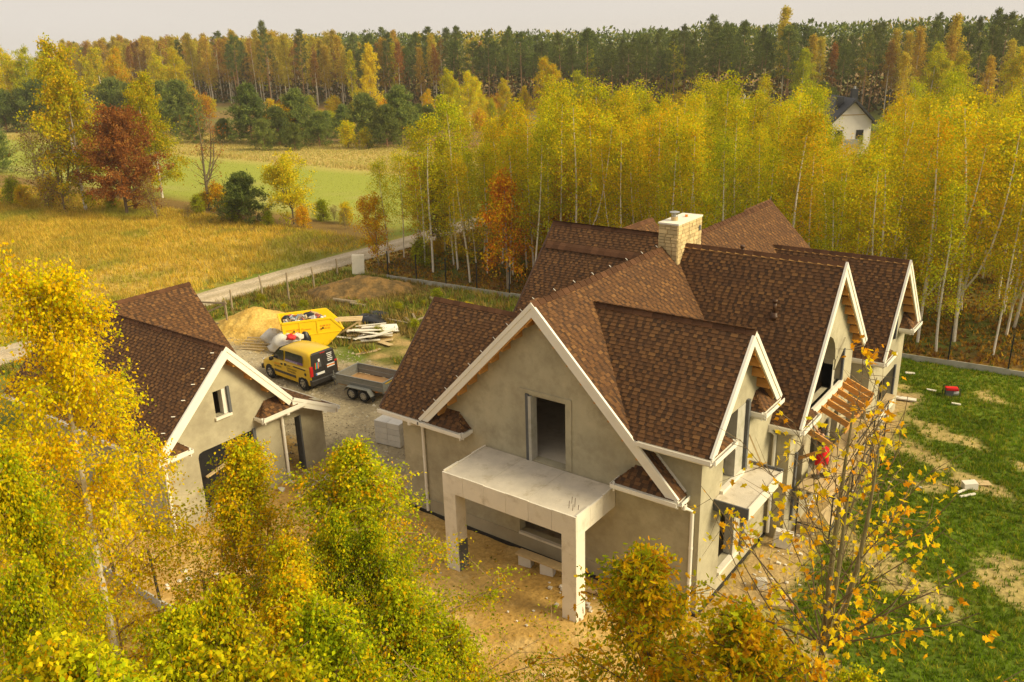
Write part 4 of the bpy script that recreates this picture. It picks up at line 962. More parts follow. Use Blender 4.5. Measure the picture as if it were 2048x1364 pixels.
def fbirch(i, pal, h, c0, nl, dead=0., barkc=((.52, .45, .35), (.24, .17, .09)), a=.14):
    return grow('far_birch%d' % i, 320+i, h, c0=c0, nbr=44, spread=oval(a, .7, .4), up=(1.15, .6), droop=.2, ntw=8, nl=nl, twl=1.0, L=.30, jit=.22, r0=.16, wob=.012, barkc=barkc, dead=dead, **pal)
PA = dict(pal=[(.56, .40, .04), (.50, .32, .03), (.42, .36, .04), (.58, .46, .05)], pw=[3, 2, 2, 2]); PR = dict(pal=[(.36, .17, .03), (.28, .12, .03), (.38, .22, .04)], pw=[3, 2, 2])
FB = [fbirch(0, PA, 19, .35, 12), fbirch(1, PA, 18, .30, 11), fbirch(2, PR, 17, .35, 9, .1), fbirch(3, PB, 17, .22, 13), fbirch(4, PR, 18, .35, 3, .35, a=.12)]
CONEY = grow('cone_birch', 341, 15, c0=.06, nbr=70, spread=lambda t: .21*(1-t)**.6+.03, up=(1.1, .7), droop=.1, ntw=9, nl=20, twl=.8, L=.24, jit=.18, r0=.14, pal=[(.78, .64, .016), (.76, .58, .014), (.76, .66, .03)], pw=[3, 2, 2])
ROUNDY = [grow('round_birch%d' % i, 345+i, 11.5, c0=.10, nbr=64, spread=oval(.24, .8, .35), up=(1.1, .4), droop=.35, ntw=11, nl=26, twl=.9, L=.17, jit=.17, r0=.13, fork=1, hang=.8, **p) for i, p in enumerate((PB, PL, PG))]
OAKB = grow('brown_oak', 350, 9.0, c0=.08, nbr=72, spread=oval(.54, .7, .28), up=(1.2, .25), droop=.05, ntw=16, nl=30, twl=.8, L=.19, jit=.14, r0=.16, fork=2, hang=.2, pal=[(.42, .17, .035), (.32, .115, .028), (.50, .24, .05), (.24, .10, .025)], pw=[4, 3, 2, 2], barkc=((.13, .09, .06),)*2)
BARE = grow('bare_tree', 351, 8.5, c0=.18, nbr=46, spread=oval(.26, .6, .4), up=(1.1, .5), droop=.0, ntw=7, nl=2, twl=.8, L=.14, jit=.1, r0=.13, fork=2, wood_tw=True, pal=[RUST, (.40, .16, .03), OLIVE], pw=[3, 2, 1], barkc=((.14, .11, .06), (.13, .09, .05)))
DARKM = grow('dark_maple', 352, 9.5, c0=.12, nbr=56, spread=oval(.27, .7, .4), up=(1.1, .4), droop=.05, ntw=9, nl=20, twl=.8, L=.19, jit=.18, r0=.13, fork=2, hang=.3, pal=[(.15, .06, .022), (.20, .10, .02), OLIVE, (.12, .05, .02), GOLD], pw=[4, 2.5, 1.6, 3, .8], barkc=((.07, .055, .04),)*2)
YELT = grow('yellow_tree', 353, 6.5, c0=.08, nbr=52, spread=oval(.50, .7, .4), up=(1.2, .4), droop=.05, ntw=11, nl=18, twl=.7, L=.19, jit=.15, r0=.10, fork=3, hang=.3, pal=[(.76, .62, .02), (.76, .54, .016), (.66, .58, .03), OLIVE], pw=[4, 3, 2, 1.4], barkc=((.10, .08, .05),)*2)
ORT = grow('orange_tree', 354, 6.5, c0=.15, nbr=48, spread=oval(.26, .7, .35), up=(1.2, .5), ntw=9, nl=15, twl=.6, L=.14, jit=.13, r0=.06, fork=1, pal=[(.58, .26, .012), GOLD, (.50, .18, .012), YEL], pw=[4, 3, 2, 1.5], barkc=((.30, .24, .16), (.15, .1, .06)))

# forest wall: rows of pines and birches along its edge
edge = [(-420, 172), (-330, 165), (-266, 160), (-174, 161), (-132, 170), (-89, 168), (-49, 172), (-20, 172), (10, 175)]
ex, ey = np.array(edge).T
g = np.random.default_rng(11); nP = nB = 0
rows = []
for row in range(6):
    x = -345.0-row*6+g.uniform(0, 4)
    while x < -8-row*1.0:
        y = np.interp(x, ex, ey)+row*5.2+g.uniform(-1.8, 1.8)
        if abs(x*_r[0]+y*_r[1]) < .64*(-x*math.sin(YAW)+y*math.cos(YAW))+6: rows.append((x, y, row))
        x += g.uniform(3.6, 6.2)*(1.0 if row < 3 else 1.25)
for x, y, row in rows:
    fp = 1024+F_PX*(x*CR[0]+y*CR[1]-5*CR[2])/(x*_f[0]+y*_f[1]-5*_f[2]); fz = ', ' + ('first' if row < 1 else 'second' if row < 2 else 'rear') + ' row, ' + ('far left' if fp < 300 else 'left of the cone birch' if fp < 700 else 'behind the cone birch' if fp < 850 else 'above the track' if fp < 1150 else 'above the chimney' if fp < 1450 else 'above the white house' if fp < 1750 else 'far right')
    b = float(vnoise(np.array(x), np.array(y), 26, 3)); lf = np.interp(x, [-300, -215, -165, -120, -70, -40, -15], [.85, .82, .40, .18, .24, .5, .55])
    s = g.uniform(.84, 1.06)*np.interp(x, [-230, -170, -100, -40], [1.04, .90, .84, .84])
    if b*.55+g.random()*.45 < lf*.8+.08:
        k = int(g.choice([0, 1, 2, 3, 4], p=[.3, .25, .2, .1, .15])); nB += 1
        nm = ('tall golden birch standing in the forest edge', 'tall tawny birch standing in the forest edge', 'rust brown tree standing in the forest edge', 'yellow green birch standing in the forest edge', 'nearly leafless pale tree in the forest edge')[k]
        plant('forest_birch', FB[k], (x, y), nm+fz, 'tree', 'broadleaf trees of the forest edge', s)
    else:
        k = int(g.integers(0, 4)); nP += 1
        if nP > 300: continue
        o = plant('forest_pine', FP[k], (x, y), ('tall dark green pine in the forest edge', 'dark bare stemmed pine in the forest edge', 'broad pine branched low down in the forest edge', 'shorter bushy green pine in the forest edge')[k]+fz, 'tree', 'pines of the forest edge', s); wv = g.uniform(.8, 1.4); o.scale = (s*wv, s*wv, s*g.uniform(.9, 1.08)); o.rotation_euler = (g.normal(0, .03), g.normal(0, .03), o.rotation_euler.z)
# the wood behind that edge reads as one mass
g = np.random.default_rng(12); n = 60000
x = g.uniform(-400, 0, n); y = np.interp(x, ex, ey)+33+g.random(n)**1.3*70; hgt = (13.2+3.6*vnoise(x, y, 9, 5)+2.0*vnoise(x, y, 4, 7))*np.interp(x, [-230, -150], [1.12, 1.0])
z = hgt*(1-g.random(n)**2.2*.95)
c = np.stack([x, y, z], -1); ax = unit(g.normal(0, .7, (n, 3))+np.array([0, 0, .8]))
piney = (vnoise(x, y, 22, 8)+.25*np.interp(x, [-260, -170], [-1, .5])) > .45
C = np.where(piney[:, None], np.array(PINE)[g.integers(0, 4, n)], np.array(PA['pal'])[g.integers(0, 4, n)]*.85)*g.uniform(.7, 1.2, (n, 1))
tag(put('forest', leaves_mesh('forest', c, ax, g.uniform(.55, 1.3, n), C, g, 'needle', wr=.3)), 'deep wood of pines and birches behind the forest edge', 'forest', kind='stuff')
g = np.random.default_rng(14); n = 30000
x = g.uniform(-360, -10, n); y = np.interp(x, ex, ey)+2+34*g.random(n)**.8; z = g.random(n)**1.4*8.5
C = np.array([(.10, .07, .025), (.06, .065, .02), (.20, .10, .02), (.14, .12, .02)])[g.choice(4, n, p=[.4, .3, .18, .12])]
tag(put('undergrowth', leaves_mesh('undergrowth', np.stack([x, y, z], -1), unit(g.normal(0, 1, (n, 3))), g.uniform(.5, 1.2, n), C, g, 'needle', wr=.4)), 'brown undergrowth between the forest trunks', 'undergrowth', kind='stuff')

# heath and young trees between field and forest
def spot(nm, proto, px, py, hpx, label, cat='tree', group=None, sz=1.0, hbase=None, z=0):
    if group:
        zs_ = ((60, 'at the left edge'), (200, 'left of the brown oak'), (340, 'above the brown oak'), (450, 'above the bare tree'), (545, 'left of the orange shrub'), (640, 'around the orange shrub'), (720, 'left of the cone birch'), (800, 'below the cone birch'), (900, 'right of the cone birch'), (1100, 'above the track'), (1400, 'above the chimney'), (1700, 'left of the white house'), (9999, 'right of the white house'))
        label += ', ' + next(t for lim, t in zs_ if px < lim)
        if py < 232: label += ', farther back'
    X, Y = ground_at(px, py); d = math.hypot(X, Y)
    s = hpx*math.hypot(d, CAM_H)/F_PX/.97/hbase
    return plant(nm, proto, (X, Y), label, cat, group, s, sz=sz)
hb = dict(YP=6.0, RB=11.5, CO=15, SHg=2.6, SHo=2.4, SHv=2.2, FB=17)
spot('cone_birch', CONEY, 745, 232, 122, 'tall golden cone shaped birch alone before the pines', hbase=15)
for i, (px, py, hp, k) in enumerate(((505, 285, 95, 0), (560, 290, 62, 1), (600, 285, 88, 0), (640, 292, 55, 1), (530, 300, 50, 1), (590, 300, 45, 0), (735, 285, 80, 1), (690, 275, 55, 0), (805, 285, 95, 0), (775, 295, 70, 1), (335, 262, 78, 0), (365, 270, 84, 1), (300, 262, 70, 1), (270, 260, 72, 0), (235, 258, 76, 1), (120, 262, 60, 0), (90, 262, 75, 1), (55, 262, 62, 0), (15, 264, 60, 1), (390, 285, 55, 0), (450, 285, 38, 1), (655, 270, 40, 0), (860, 270, 50, 1), (840, 255, 40, 0))):
    spot('young_pine', YP[k], px, py, hp, ('dark green young pine bush at the far field edge', 'broad dark green pine bush at the far field edge')[k], 'tree', 'young pines at the far field edge', hbase=(6.0, 5.2)[k])
for i, (px, py, hp, k) in enumerate(((30, 258, 118, 2), (75, 258, 115, 0), (110, 250, 105, 1), (365, 238, 108, 2), (255, 245, 112, 2), (215, 240, 105, 1), (155, 250, 80, 1), (0, 256, 120, 0), (330, 232, 92, 0), (900, 262, 100, 0), (940, 255, 92, 2), (1090, 250, 110, 2), (1155, 255, 92, 1))):
    spot('field_birch', ROUNDY[k], px, py, hp, ('yellow birch between the young pines past the far field', 'lime green birch between the young pines past the far field', 'golden birch between the young pines past the far field')[k], 'tree', 'birches past the far field', hbase=11.5, sz=1.05)
g = np.random.default_rng(15)
for i in range(74):
    px = g.uniform(380, 1000) if i < 60 else g.uniform(1000, 1500); py = g.uniform(212, 262); hp = g.uniform(14, 34)
    k = g.choice(['gold', 'orange', 'olive'], p=[.4, .3, .3])
    spot('heath_shrub', SH[k], px, py, hp, {'gold': 'small golden shrub on the heath before the forest', 'orange': 'small orange shrub on the heath before the forest', 'olive': 'small olive shrub on the heath before the forest'}[k], 'shrub', 'shrubs on the heath', hbase={'gold': 2.6, 'orange': 2.4, 'olive': 2.2}[k])
spot('orange_shrub', SH['orange'], 572, 286, 60, 'bright orange small tree among the dark pine bushes', 'shrub', hbase=2.4)
spot('golden_shrub', SH['gold'], 697, 297, 44, 'round orange yellow bush at the corner of the far field', 'shrub', hbase=2.6)
spot('golden_shrub', SH['gold'], 735, 296, 33, 'smaller golden bush beside the pines of the far field', 'shrub', hbase=2.6)
for i, (px, py, hp, k) in enumerate(((860, 250, 62, 2), (905, 246, 78, 0), (960, 246, 70, 2), (1010, 244, 74, 0), (1050, 248, 66, 2), (985, 252, 48, 1), (880, 262, 60, 1))):
    spot('heath_tree', ROUNDY[k], px, py, hp, ('yellow tree on the heath', 'lime tree on the heath', 'golden tree on the heath')[k], 'tree', 'trees on the heath', hbase=11.5)
# the tree row at the end of the meadow
spot('lime_birch', ROUNDY[0], 172, 420, 260, 'tall yellow green birch behind the brown oak', hbase=11.5)
spot('weeping_birch', ROUNDY[1], 325, 395, 200, 'drooping lime green birch right behind the brown oak', hbase=11.5)
spot('brown_oak', OAKB, 255, 428, 150, 'round rust brown oak at the end of the dry meadow', hbase=9.0, sz=1.02)
spot('bare_tree', BARE, 420, 420, 175, 'nearly bare dark tree in front of the green field', hbase=8.5)
spot('twiggy_tree', SH['twiggy'], 130, 420, 150, 'twiggy half bare grey green bush left of the brown oak', 'shrub', hbase=4.4)
spot('twiggy_tree', SH['twiggy'], 85, 405, 125, 'thin grey brown bush at the far left of the tree row', 'shrub', hbase=4.4)
spot('twiggy_tree', SH['twiggy'], 315, 440, 70, 'low grey twiggy bush in front of the weeping birch', 'shrub', hbase=4.4)
spot('pine_bush', YP[1], 490, 445, 92, 'dark green spreading pine bush beside the yellow tree', 'tree', hbase=5.2, sz=.9)
spot('yellow_tree', YELT, 588, 448, 112, 'bushy golden tree at the near edge of the green field', hbase=6.5)
spot('pine_bush', YP[0], -5, 345, 75, 'dark pine at the far left edge of the field', 'tree', hbase=6.0)
g = np.random.default_rng(16)
for i in range(26):
    px = g.uniform(0, 700); py = 398+px*.075+g.uniform(-12, 14); k = g.choice(['olive', 'twiggy', 'gold', 'orange'], p=[.4, .3, .12, .18])
    spot('row_shrub', SH[k], px, py, g.uniform(20, 45), {'olive': 'low olive bush in the tree row behind the meadow', 'twiggy': 'low leafless bush in the tree row behind the meadow', 'gold': 'low golden bush in the tree row behind the meadow', 'orange': 'low orange bush in the tree row behind the meadow'}[k], 'shrub', 'bushes of the tree row', hbase={'olive': 2.2, 'twiggy': 4.4, 'gold': 2.6, 'orange': 2.4}[k])

# the birch grove behind the fence
g = np.random.default_rng(17); pts = []
tries = 0
while len(pts) < 300 and tries < 20000:
    tries += 1; x = g.uniform(-44, 6); y = 41.5+(g.random()**1.3)*(56 if x > -26 else 46)
    y += .068*(x+40)
    if x < -36 and y > 95: continue
    if abs(x*_r[0]+y*_r[1]) > .62*(-x*math.sin(YAW)+y*math.cos(YAW))+6: continue
    tp = 1024+F_PX*(x*CR[0]+y*CR[1]-11*CR[2])/(x*_f[0]+y*_f[1]-11*_f[2])
    md = 1.3 if y < 60 else 2.0
    if all((x-a)**2+(y-b)**2 > md*md for a, b in pts): pts.append((x, y))
GL = ('slender yellow green birch with white trunk in the grove', 'slender golden birch with forked white trunk in the grove', 'tall lime green birch with white trunk in the grove', 'shorter yellow birch with white trunk in the grove', 'tall golden birch with white trunk in the grove', 'short lime green birch in the grove', 'orange leaved birch in the grove')
for x, y in pts:
    k = int(g.choice(7, p=[.26, .10, .24, .15, .10, .12, .03]))
    s = g.uniform(.86, 1.10)*np.interp(math.hypot(x, y), [42, 60, 75, 100], [.84, .83, .78, .68])*np.interp(x, [-44, -38, -30, -20], [.80, .98, 1.08, 1.0])
    tp = 1024+F_PX*(x*CR[0]+y*CR[1]-8*CR[2])/(x*_f[0]+y*_f[1]-8*_f[2]); dd = math.hypot(x, y)
    if 1635 < tp < 1785 and dd > 44: s = min(s, (15.2-.112*dd)/12.8)
    s *= g.choice([1.0, 1.0, .82, 1.1])
    zone = 'at the track end' if tp < 1000 else 'left of the chimney' if tp < 1320 else 'above the far ridge' if tp < 1560 else 'near the white house' if tp < 1780 else 'at the right edge'
    rowl = 'front' if y-.068*(x+40) < 47 else 'second' if y-.068*(x+40) < 56 else 'middle' if y < 72 else 'rear'
    lab = GL[k].replace(' with white trunk', '').replace(' with forked white trunk', '').replace(' with forked', '').replace(' in the grove', '')+' in the %s rows of the grove %s' % (rowl, zone)
    o = plant('birch_tree', GBP[k], (x, y), lab, 'tree', 'birch grove behind the fence', s); wv = g.uniform(.85, 1.25); o.scale = (s*wv, s*wv, s); o.rotation_euler = (g.normal(0, .035), g.normal(0, .035), o.rotation_euler.z)
plant('dark_maple', DARKM, (-42.8, 47.2), 'dark red brown maple at the roadside end of the grove', s=.66)
plant('dark_maple', DARKM, (-39.8, 51.5), 'second dark brown maple deeper in the roadside end of the grove', s=.6)
plant('orange_tree', ORT, (-44.0, 42.0), 'small orange tree by the track near the white slab', s=.75)
plant('orange_tree', ORT, (-32.2, 41.9), 'bright orange small birch hanging over the concrete fence', s=1.08)
plant('orange_tree', ORT, (-31.0, 46.0), 'orange birch behind the one hanging over the fence', s=1.15)
g = np.random.default_rng(18)
for i in range(34):
    x = g.uniform(-44, -20); y = g.uniform(29.5, 39); k = g.choice(['olive', 'gold', 'twiggy'], p=[.72, .06, .22])
    if (x < -36 and 33 < y < 39) or (x < -37 and y < 31): continue
    plant('weed_bush', SH[k], (x, y), {'olive': 'knee high green weed bush behind the yard', 'gold': 'knee high yellow weed bush behind the yard', 'twiggy': 'knee high dry brown weed bush behind the yard'}[k], 'weed', 'weed bushes behind the yard', g.uniform(.18, .42)*(.5 if k == 'twiggy' else 1), sz=.7)
for i in range(46):
    x = g.uniform(-43, -2); y = 42+.068*(x+40)+g.random()*22; k = g.choice(['olive', 'gold', 'orange'], p=[.5, .3, .2])
    plant('grove_shrub', SH[k], (x, y), {'olive': 'low olive shrub between the grove trunks', 'gold': 'low golden shrub between the grove trunks', 'orange': 'low orange shrub between the grove trunks'}[k], 'shrub', 'shrubs under the grove', g.uniform(.35, .8))
# larger yellowing trees at the right, before the forest
for i, (px, py, hp, k) in enumerate(((1795, 270, 130, 2), (1850, 265, 135, 0), (1905, 262, 120, 1), (1960, 270, 120, 2), (2030, 265, 130, 0), (1340, 215, 105, 0), (1600, 235, 110, 1), (1560, 225, 170, 2), (2000, 240, 120, 2), (1880, 240, 130, 2))):
    spot('tall_birch', (ROUNDY if k < 2 else [FB[0]]*3)[k], px, py, hp, ('tall yellow birch before the forest beyond the grove', 'tall lime birch before the forest beyond the grove', 'tall tawny birch before the forest beyond the grove')[k], 'tree', 'tall birches beyond the grove', hbase=11.5 if k < 2 else 19)
for i, (px, py, hp) in enumerate(((1640, 240, 60), (1660, 236, 48))):
    spot('house_pine', YP[0], px, py, hp, 'green pine bush beside the far white house', 'tree', 'pines beside the far white house', hbase=6.0)

# trees close to the camera
BK = ((.66, .60, .50), (.30, .20, .10))
NB = dict(twl=.52, L=.056, jit=.07, r0=.07, wood_tw=True, hang=.9, sides=8)
BIG = grow('big_birch', 401, 12.0, c0=.08, nbr=76, spread=oval(.235, .8, .30), up=(1.15, .35), droop=.4, ntw=22, nl=42, **{**NB, 'twl': .62, 'L': .064, 'jit': .09, 'r0': .10}, pal=[(.74, .52, .006), (.74, .44, .005), (.60, .52, .008), (.40, .37, .008), (.72, .35, .005)], pw=[4, 3, 2, 1.4, 1.2], barkc=BK, wob=.02)
SB1 = grow('near_birch_a', 402, 9.4, c0=.16, nbr=62, spread=spire(.33), up=(1.2, .6), droop=.15, ntw=19, nl=40, **NB, pal=[(.56, .55, .010), (.70, .53, .008), (.33, .37, .010), (.72, .40, .006), (.74, .48, .006)], pw=[3, 3, 2.2, 1.6, 2], grad=(4, .85), barkc=BK)
SB2 = grow('near_birch_b', 403, 9.7, c0=.14, nbr=70, spread=spire(.38), up=(1.2, .55), droop=.15, ntw=19, nl=40, **NB, pal=[(.52, .54, .010), (.36, .40, .010), (.22, .27, .008), (.68, .53, .008), (.72, .40, .006)], pw=[3, 3.2, 2, 2.2, 1.2], barkc=BK, lean=(.01, .0))
SB3 = grow('near_birch_c', 404, 11.0, c0=.20, nbr=66, spread=spire(.32), up=(1.2, .55), droop=.2, ntw=19, nl=40, **NB, pal=[(.60, .60, .010), (.72, .60, .010), (.40, .44, .010), (.24, .29, .008), (.74, .44, .006)], pw=[3.6, 2.6, 3, 2, 1.4], barkc=BK)
OAK = grow('near_oak', 405, 7.6, c0=.14, nbr=52, spread=cone(.38), up=(1.15, .40), droop=.08, ntw=15, nl=18, twl=.5, L=.105, jit=.07, r0=.08, wood_tw=True, hang=.3, sides=8, shape='oak', pal=[(.44, .46, .012), (.76, .57, .010), (.76, .44, .008), (.28, .33, .010), (.62, .31, .012)], pw=[2.8, 3.2, 2.4, 1.6, 1.2], barkc=((.16, .11, .06), (.12, .08, .05)))
MAP = grow('near_maple', 406, 10.9, c0=.40, nbr=44, spread=lambda t: .27*(1-t)**.6+.05, up=(1.25, .62), droop=-.10, ntw=13, nl=5, twl=.50, L=.098, jit=.07, r0=.095, wood_tw=True, hang=.5, sides=8, shape='maple', pal=[(.84, .64, .012), (.82, .46, .010), (.72, .66, .02), (.72, .34, .010)], pw=[4, 2.6, 2, 1.0], fork=2, fork_t=(.54, .64), fork_off=.07, thin=.92, wob=.012, barkc=((.22, .18, .08), (.17, .12, .06)))
def near(nm, proto, hbase, px, py, d, label, rz=0.0, wide=1.0):
    "a tree whose tip shows at a picture point, standing d metres out from under the camera"
    v = _f*F_PX + CR*(px-1024) - CU*(py-682); t = d/math.hypot(v[0], v[1]); s = (CAM_H+v[2]*t)/hbase
    o = plant(nm, proto, (v[0]*t, v[1]*t), label, s=s, rz=rz); o.scale = (s*wide, s*wide, s); return o
near('birch_tree', BIG, 12.7, 62, 515, 15, 'big golden birch with white trunk beside the garage roof', .5)
near('birch_tree', SB1, 10.3, 480, 812, 14, 'young yellow and orange birch before the garage gable', 2.0, 1.15)
near('birch_tree', SB2, 10.6, 692, 818, 13, 'young green birch between garage and large house', 1.0, 1.3)
for i, (px, py, d, k, wd, lb) in enumerate(((60, 1110, 6.6, 2, 1.0, 'lime green birch top low in the left corner'), (400, 1035, 7.0, 2, .7, 'lime green birch top below the young orange birch'), (640, 1095, 7.6, 2, 1.0, 'lime green birch top below the young green birch'), (240, 1215, 5.6, 2, 1.0, 'lime green birch top at the bottom edge near the left corner'), (520, 1190, 6.2, 2, 1.0, 'lime green birch top at the bottom edge in the middle of the near birches'),
    (110, 1240, 5.0, 2, 1.0, 'nearest lime green birch top in the left corner'), (370, 1270, 5.2, 2, 1.0, 'nearest lime green birch top at the bottom edge'), (790, 1085, 9.2, 1, 1.0, 'green birch left of the porch column'), (895, 1180, 9.6, 1, .9, 'low green birch at the edge of the open sand'), (930, 1310, 9.0, 1, .9, 'lowest green birch at the bottom edge beside the sand'), (700, 1215, 7.4, 1, 1.0, 'green birch at the bottom edge left of the sand'),
    (-30, 800, 12.0, 0, .8, 'golden birch at the left edge under the golden birch'), (-10, 1010, 9.0, 2, .7, 'yellow green birch at the left edge above the lime tops'), (170, 1185, 6.0, 2, 1.0, 'lime birch top between the corner tops'), (450, 1150, 6.6, 2, 1.0, 'yellow green birch top in the middle of the bottom edge group'), (600, 1260, 6.0, 2, 1.0, 'lime birch top at the bottom edge before the green ones'), (320, 1160, 6.6, 2, .9, 'lime birch top right of the dark fence post'), (780, 1290, 7.6, 1, 1.0, 'green birch top at the bottom edge by the sand'), (560, 1075, 10.0, 0, 1.1, 'orange yellow birch filling the gap between the young birches'), (320, 1120, 9.0, 2, .9, 'yellow green birch before the fence post gap'), (830, 1215, 8.8, 1, 1.1, 'broad green birch at the sand edge'), (740, 985, 11.4, 1, .8, 'slim green birch nearest the porch'), (560, 1010, 11.0, 0, .9, 'small orange birch between the two young birches'), (660, 960, 11.6, 1, .8, 'slim green birch behind the young green birch'))):
    near('birch_tree', (SB1, SB2, SB3)[k], (10.3, 10.6, 12.0)[k], px, py, d, lb, i*1.7, wd)
plant('oak_tree', OAK, (-5.15, 10.1), 'young oak with green and rusty leaves before the house corner', s=.98, rz=.3)
plant('oak_tree', OAK, (-4.4, 9.0), 'smaller rusty oak at the bottom edge beside the maple', s=.83, rz=2.2)
near('maple_tree', MAP, 11.3, 1712, 750, 11.0, 'tall thin maple with sparse golden leaves before the lawn', 1.0)
near('oak_tree', OAK, 7.9, 1500, 1230, 9.8, 'yellow oak between the young oak and the maple', 5.0)
plant('lime_sapling', SB3, (-1.7, 8.2), 'lime green sapling top at the bottom edge under the maple', s=.74, rz=1.2)
# ------------------------------------------------------------------ small makers
def blob(c, size, seed, n=14, rough=.22, flat=True, squash=.0):
    "a sagging, creased sack shape standing on the ground"
    g = np.random.default_rng(seed); V = []; F = []; rows = n//2+1
    fx = g.uniform(1.5, 3.5, 4); ph = g.uniform(0, 6, 8)
    for i in range(rows+1):
        t = math.pi*i/rows
        for j in range(n):
            p = 2*math.pi*j/n
            k = 1+rough*(.5*math.sin(fx[0]*p+ph[0]+2*t)+.35*math.sin(3*p+ph[1]-fx[1]*t*2)+.3*math.sin(5*t+ph[2]+2*p)+.25*g.normal())*math.sin(t)
            x, y, z = math.sin(t)*math.cos(p)*k, math.sin(t)*math.sin(p)*k, math.cos(t)*(1+.25*rough*math.sin(ph[3]+3*p))
            if z < -.55: z = -.55-(abs(z)-.55)*.15
            V.append((c[0]+x*size[0]/2, c[1]+y*size[1]/2, c[2]+(z+.62)/1.6*size[2]))
    for i in range(rows):
        for j in range(n): F.append((i*n+j, i*n+(j+1) % n, (i+1)*n+(j+1) % n, (i+1)*n+j))
    mb = MB(); mb.add(V, F); return mb
def heap(name, c, rx, ry, h, rot, col1, col2, label, cat, seed, res=.12, mt='ground'):
    a = np.arange(-1.25, 1.2501, res/max(rx, ry)); X, Y = np.meshgrid(a*rx, a*ry); r = np.sqrt((X/rx)**2+(Y/ry)**2)
    nn = fbm(X+50, Y+50, 1.1, seed); n2 = fbm(X+50, Y+50, .35, seed+3, 3)
    Z = h*np.clip(1-r*(1+.5*(nn-.5)), 0, 1)**.85*(.78+.44*nn)+.22*(n2-.5)*(r < 1.1)*(.4+h*.4); Z = np.where(r > 1.12, -.12, Z)-.02
    C = mixc(np.zeros(X.shape+(3,))+np.array(col1), col2, sstep(n2, .45, .65))
    cr, sr = math.cos(rot), math.sin(rot); k = len(a); ii = np.arange(k*k).reshape(k, k)
    V = np.stack([X*cr-Y*sr, X*sr+Y*cr, Z], -1).reshape(-1, 3)
    o = put(name, raw_mesh(name, V, np.stack([ii[:-1, :-1], ii[:-1, 1:], ii[1:, 1:], ii[1:, :-1]], -1).reshape(-1, 4), mt, C.reshape(-1, 3), 'POINT', True), None, (c[0], c[1], 0))
    return tag(o, label, cat)
def lathe(mb, prof, c, axis, n=24):
    "prof: (radius, along) pairs turned about an axis through c"
    ax = Vector(axis).normalized(); a = ax.orthogonal().normalized(); b = ax.cross(a); c = Vector(c); k = len(prof); V = []
    for r, h in prof:
        for j in range(n):
            t = 2*math.pi*j/n; V.append(c+ax*h+(a*math.cos(t)+b*math.sin(t))*r)
    F = [(i*n+j, i*n+(j+1) % n, (i+1)*n+(j+1) % n, (i+1)*n+j) for i in range(k-1) for j in range(n)]
    mb.add(V, F+[tuple(range(n)), tuple(range((k-1)*n, k*n))]); return mb
def wheel(parent, c, r, wd, side, spokes=5):
    "c in the parent's own frame; side = +1 outer face towards +y"
    mb = MB(); lathe(mb, [(r*.62, -wd/2), (r*.93, -wd/2), (r, -wd*.3), (r, wd*.3), (r*.93, wd/2), (r*.62, wd/2), (r*.60, wd*.25)], c, (0, side, 0))
    t = put('wheel', raw_mesh('wheel', mb.v, mb.f, 'tyre', smooth=True), parent)
    mb = MB(); cc = Vector(c)+Vector((0, side*wd*.28, 0)); lathe(mb, [(r*.62, -.03), (r*.62, .04), (r*.56, .05), (r*.54, .0), (r*.2, .01), (r*.17, .045), (.01, .05)], cc, (0, side, 0))
    for k in range(spokes):
        a = 2*math.pi*k/spokes; d = Vector((math.cos(a), 0, math.sin(a)))
        mb.beam(cc+d*r*.15+Vector((0, side*.035, 0)), cc+d*r*.57+Vector((0, side*.045, 0)), r*.16, .03, up=(0, 1, 0))
    put('rim', raw_mesh('rim', mb.v, mb.f, 'rim'), t)
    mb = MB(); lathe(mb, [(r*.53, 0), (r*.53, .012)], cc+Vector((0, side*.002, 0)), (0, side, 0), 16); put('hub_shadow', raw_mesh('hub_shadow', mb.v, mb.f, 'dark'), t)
def part(name, mb, mt, parent, smooth=False, bevel=0):
    "part drawn in its parent's own frame"
    o = put(name, raw_mesh(name, mb.v, mb.f, mt, np.array(mb.c) if mb.c else None, smooth=smooth), parent)
    if bevel:
        b = o.modifiers.new('edge', 'BEVEL'); b.width = bevel; b.segments = 2; b.limit_method = 'ANGLE'
    return o
def ltext(name, s, size, loc, right, up, mt, parent, sx=1.0):
    ORG_keep = ORG.get(parent.name); ORG[parent.name] = Vector((0, 0, 0)); o = text(name, s, size, loc, right, up, mt, parent, sx=sx); ORG[parent.name] = ORG_keep; return o

# ------------------------------------------------------------------ yellow skip
S = empty('skip', (-35.2, 27.75, 0), 'yellow steel rubbish skip with red lettering, heaped with waste', 'skip', rz=math.atan2(.835, .55))
D = .88; prof = [(-1.1, 0), (1.05, 0), (1.95, .80), (1.36, 1.5), (-1.2, 1.5)]
mb = MB()
for sy in (-D, D-.05): mb.prism([(x, sy, z) for x, z in prof], (0, .05, 0))
mb.prism([(-1.1, -D+.05, .03), (-1.05, -D+.05, .03), (-1.15, -D+.05, 1.5), (-1.2, -D+.05, 1.5)], (0, 2*D-.1, 0))
mb.prism([(1.05, -D+.05, .03), (1.95, -D+.05, .80), (1.90, -D+.05, .83), (1.02, -D+.05, .08)], (0, 2*D-.1, 0)); mb.box((-1.08, -D+.05, 0), (1.05, D-.05, .05))
part('body', mb, 'yellow', S)
mb = MB()
for sy in (-D-.03, D-.03):
    mb.box((-1.26, sy, 1.44), (1.36, sy+.06, 1.56)); mb.beam((1.35, sy+.03, 1.50), (1.98, sy+.03, .80), .06, .11)
mb.box((-1.27, -D-.03, 1.443), (-1.17, D+.03, 1.563)); mb.beam((1.95, -D, .82), (1.95, D, .82), .07, .1)
part('rim', mb, 'yellow', S, bevel=.012)
mb = MB(); mb.box((-1.13, -D-.025, .70), (1.80, -D-.001, .745)); part('seam', mb, 'yellow', S)
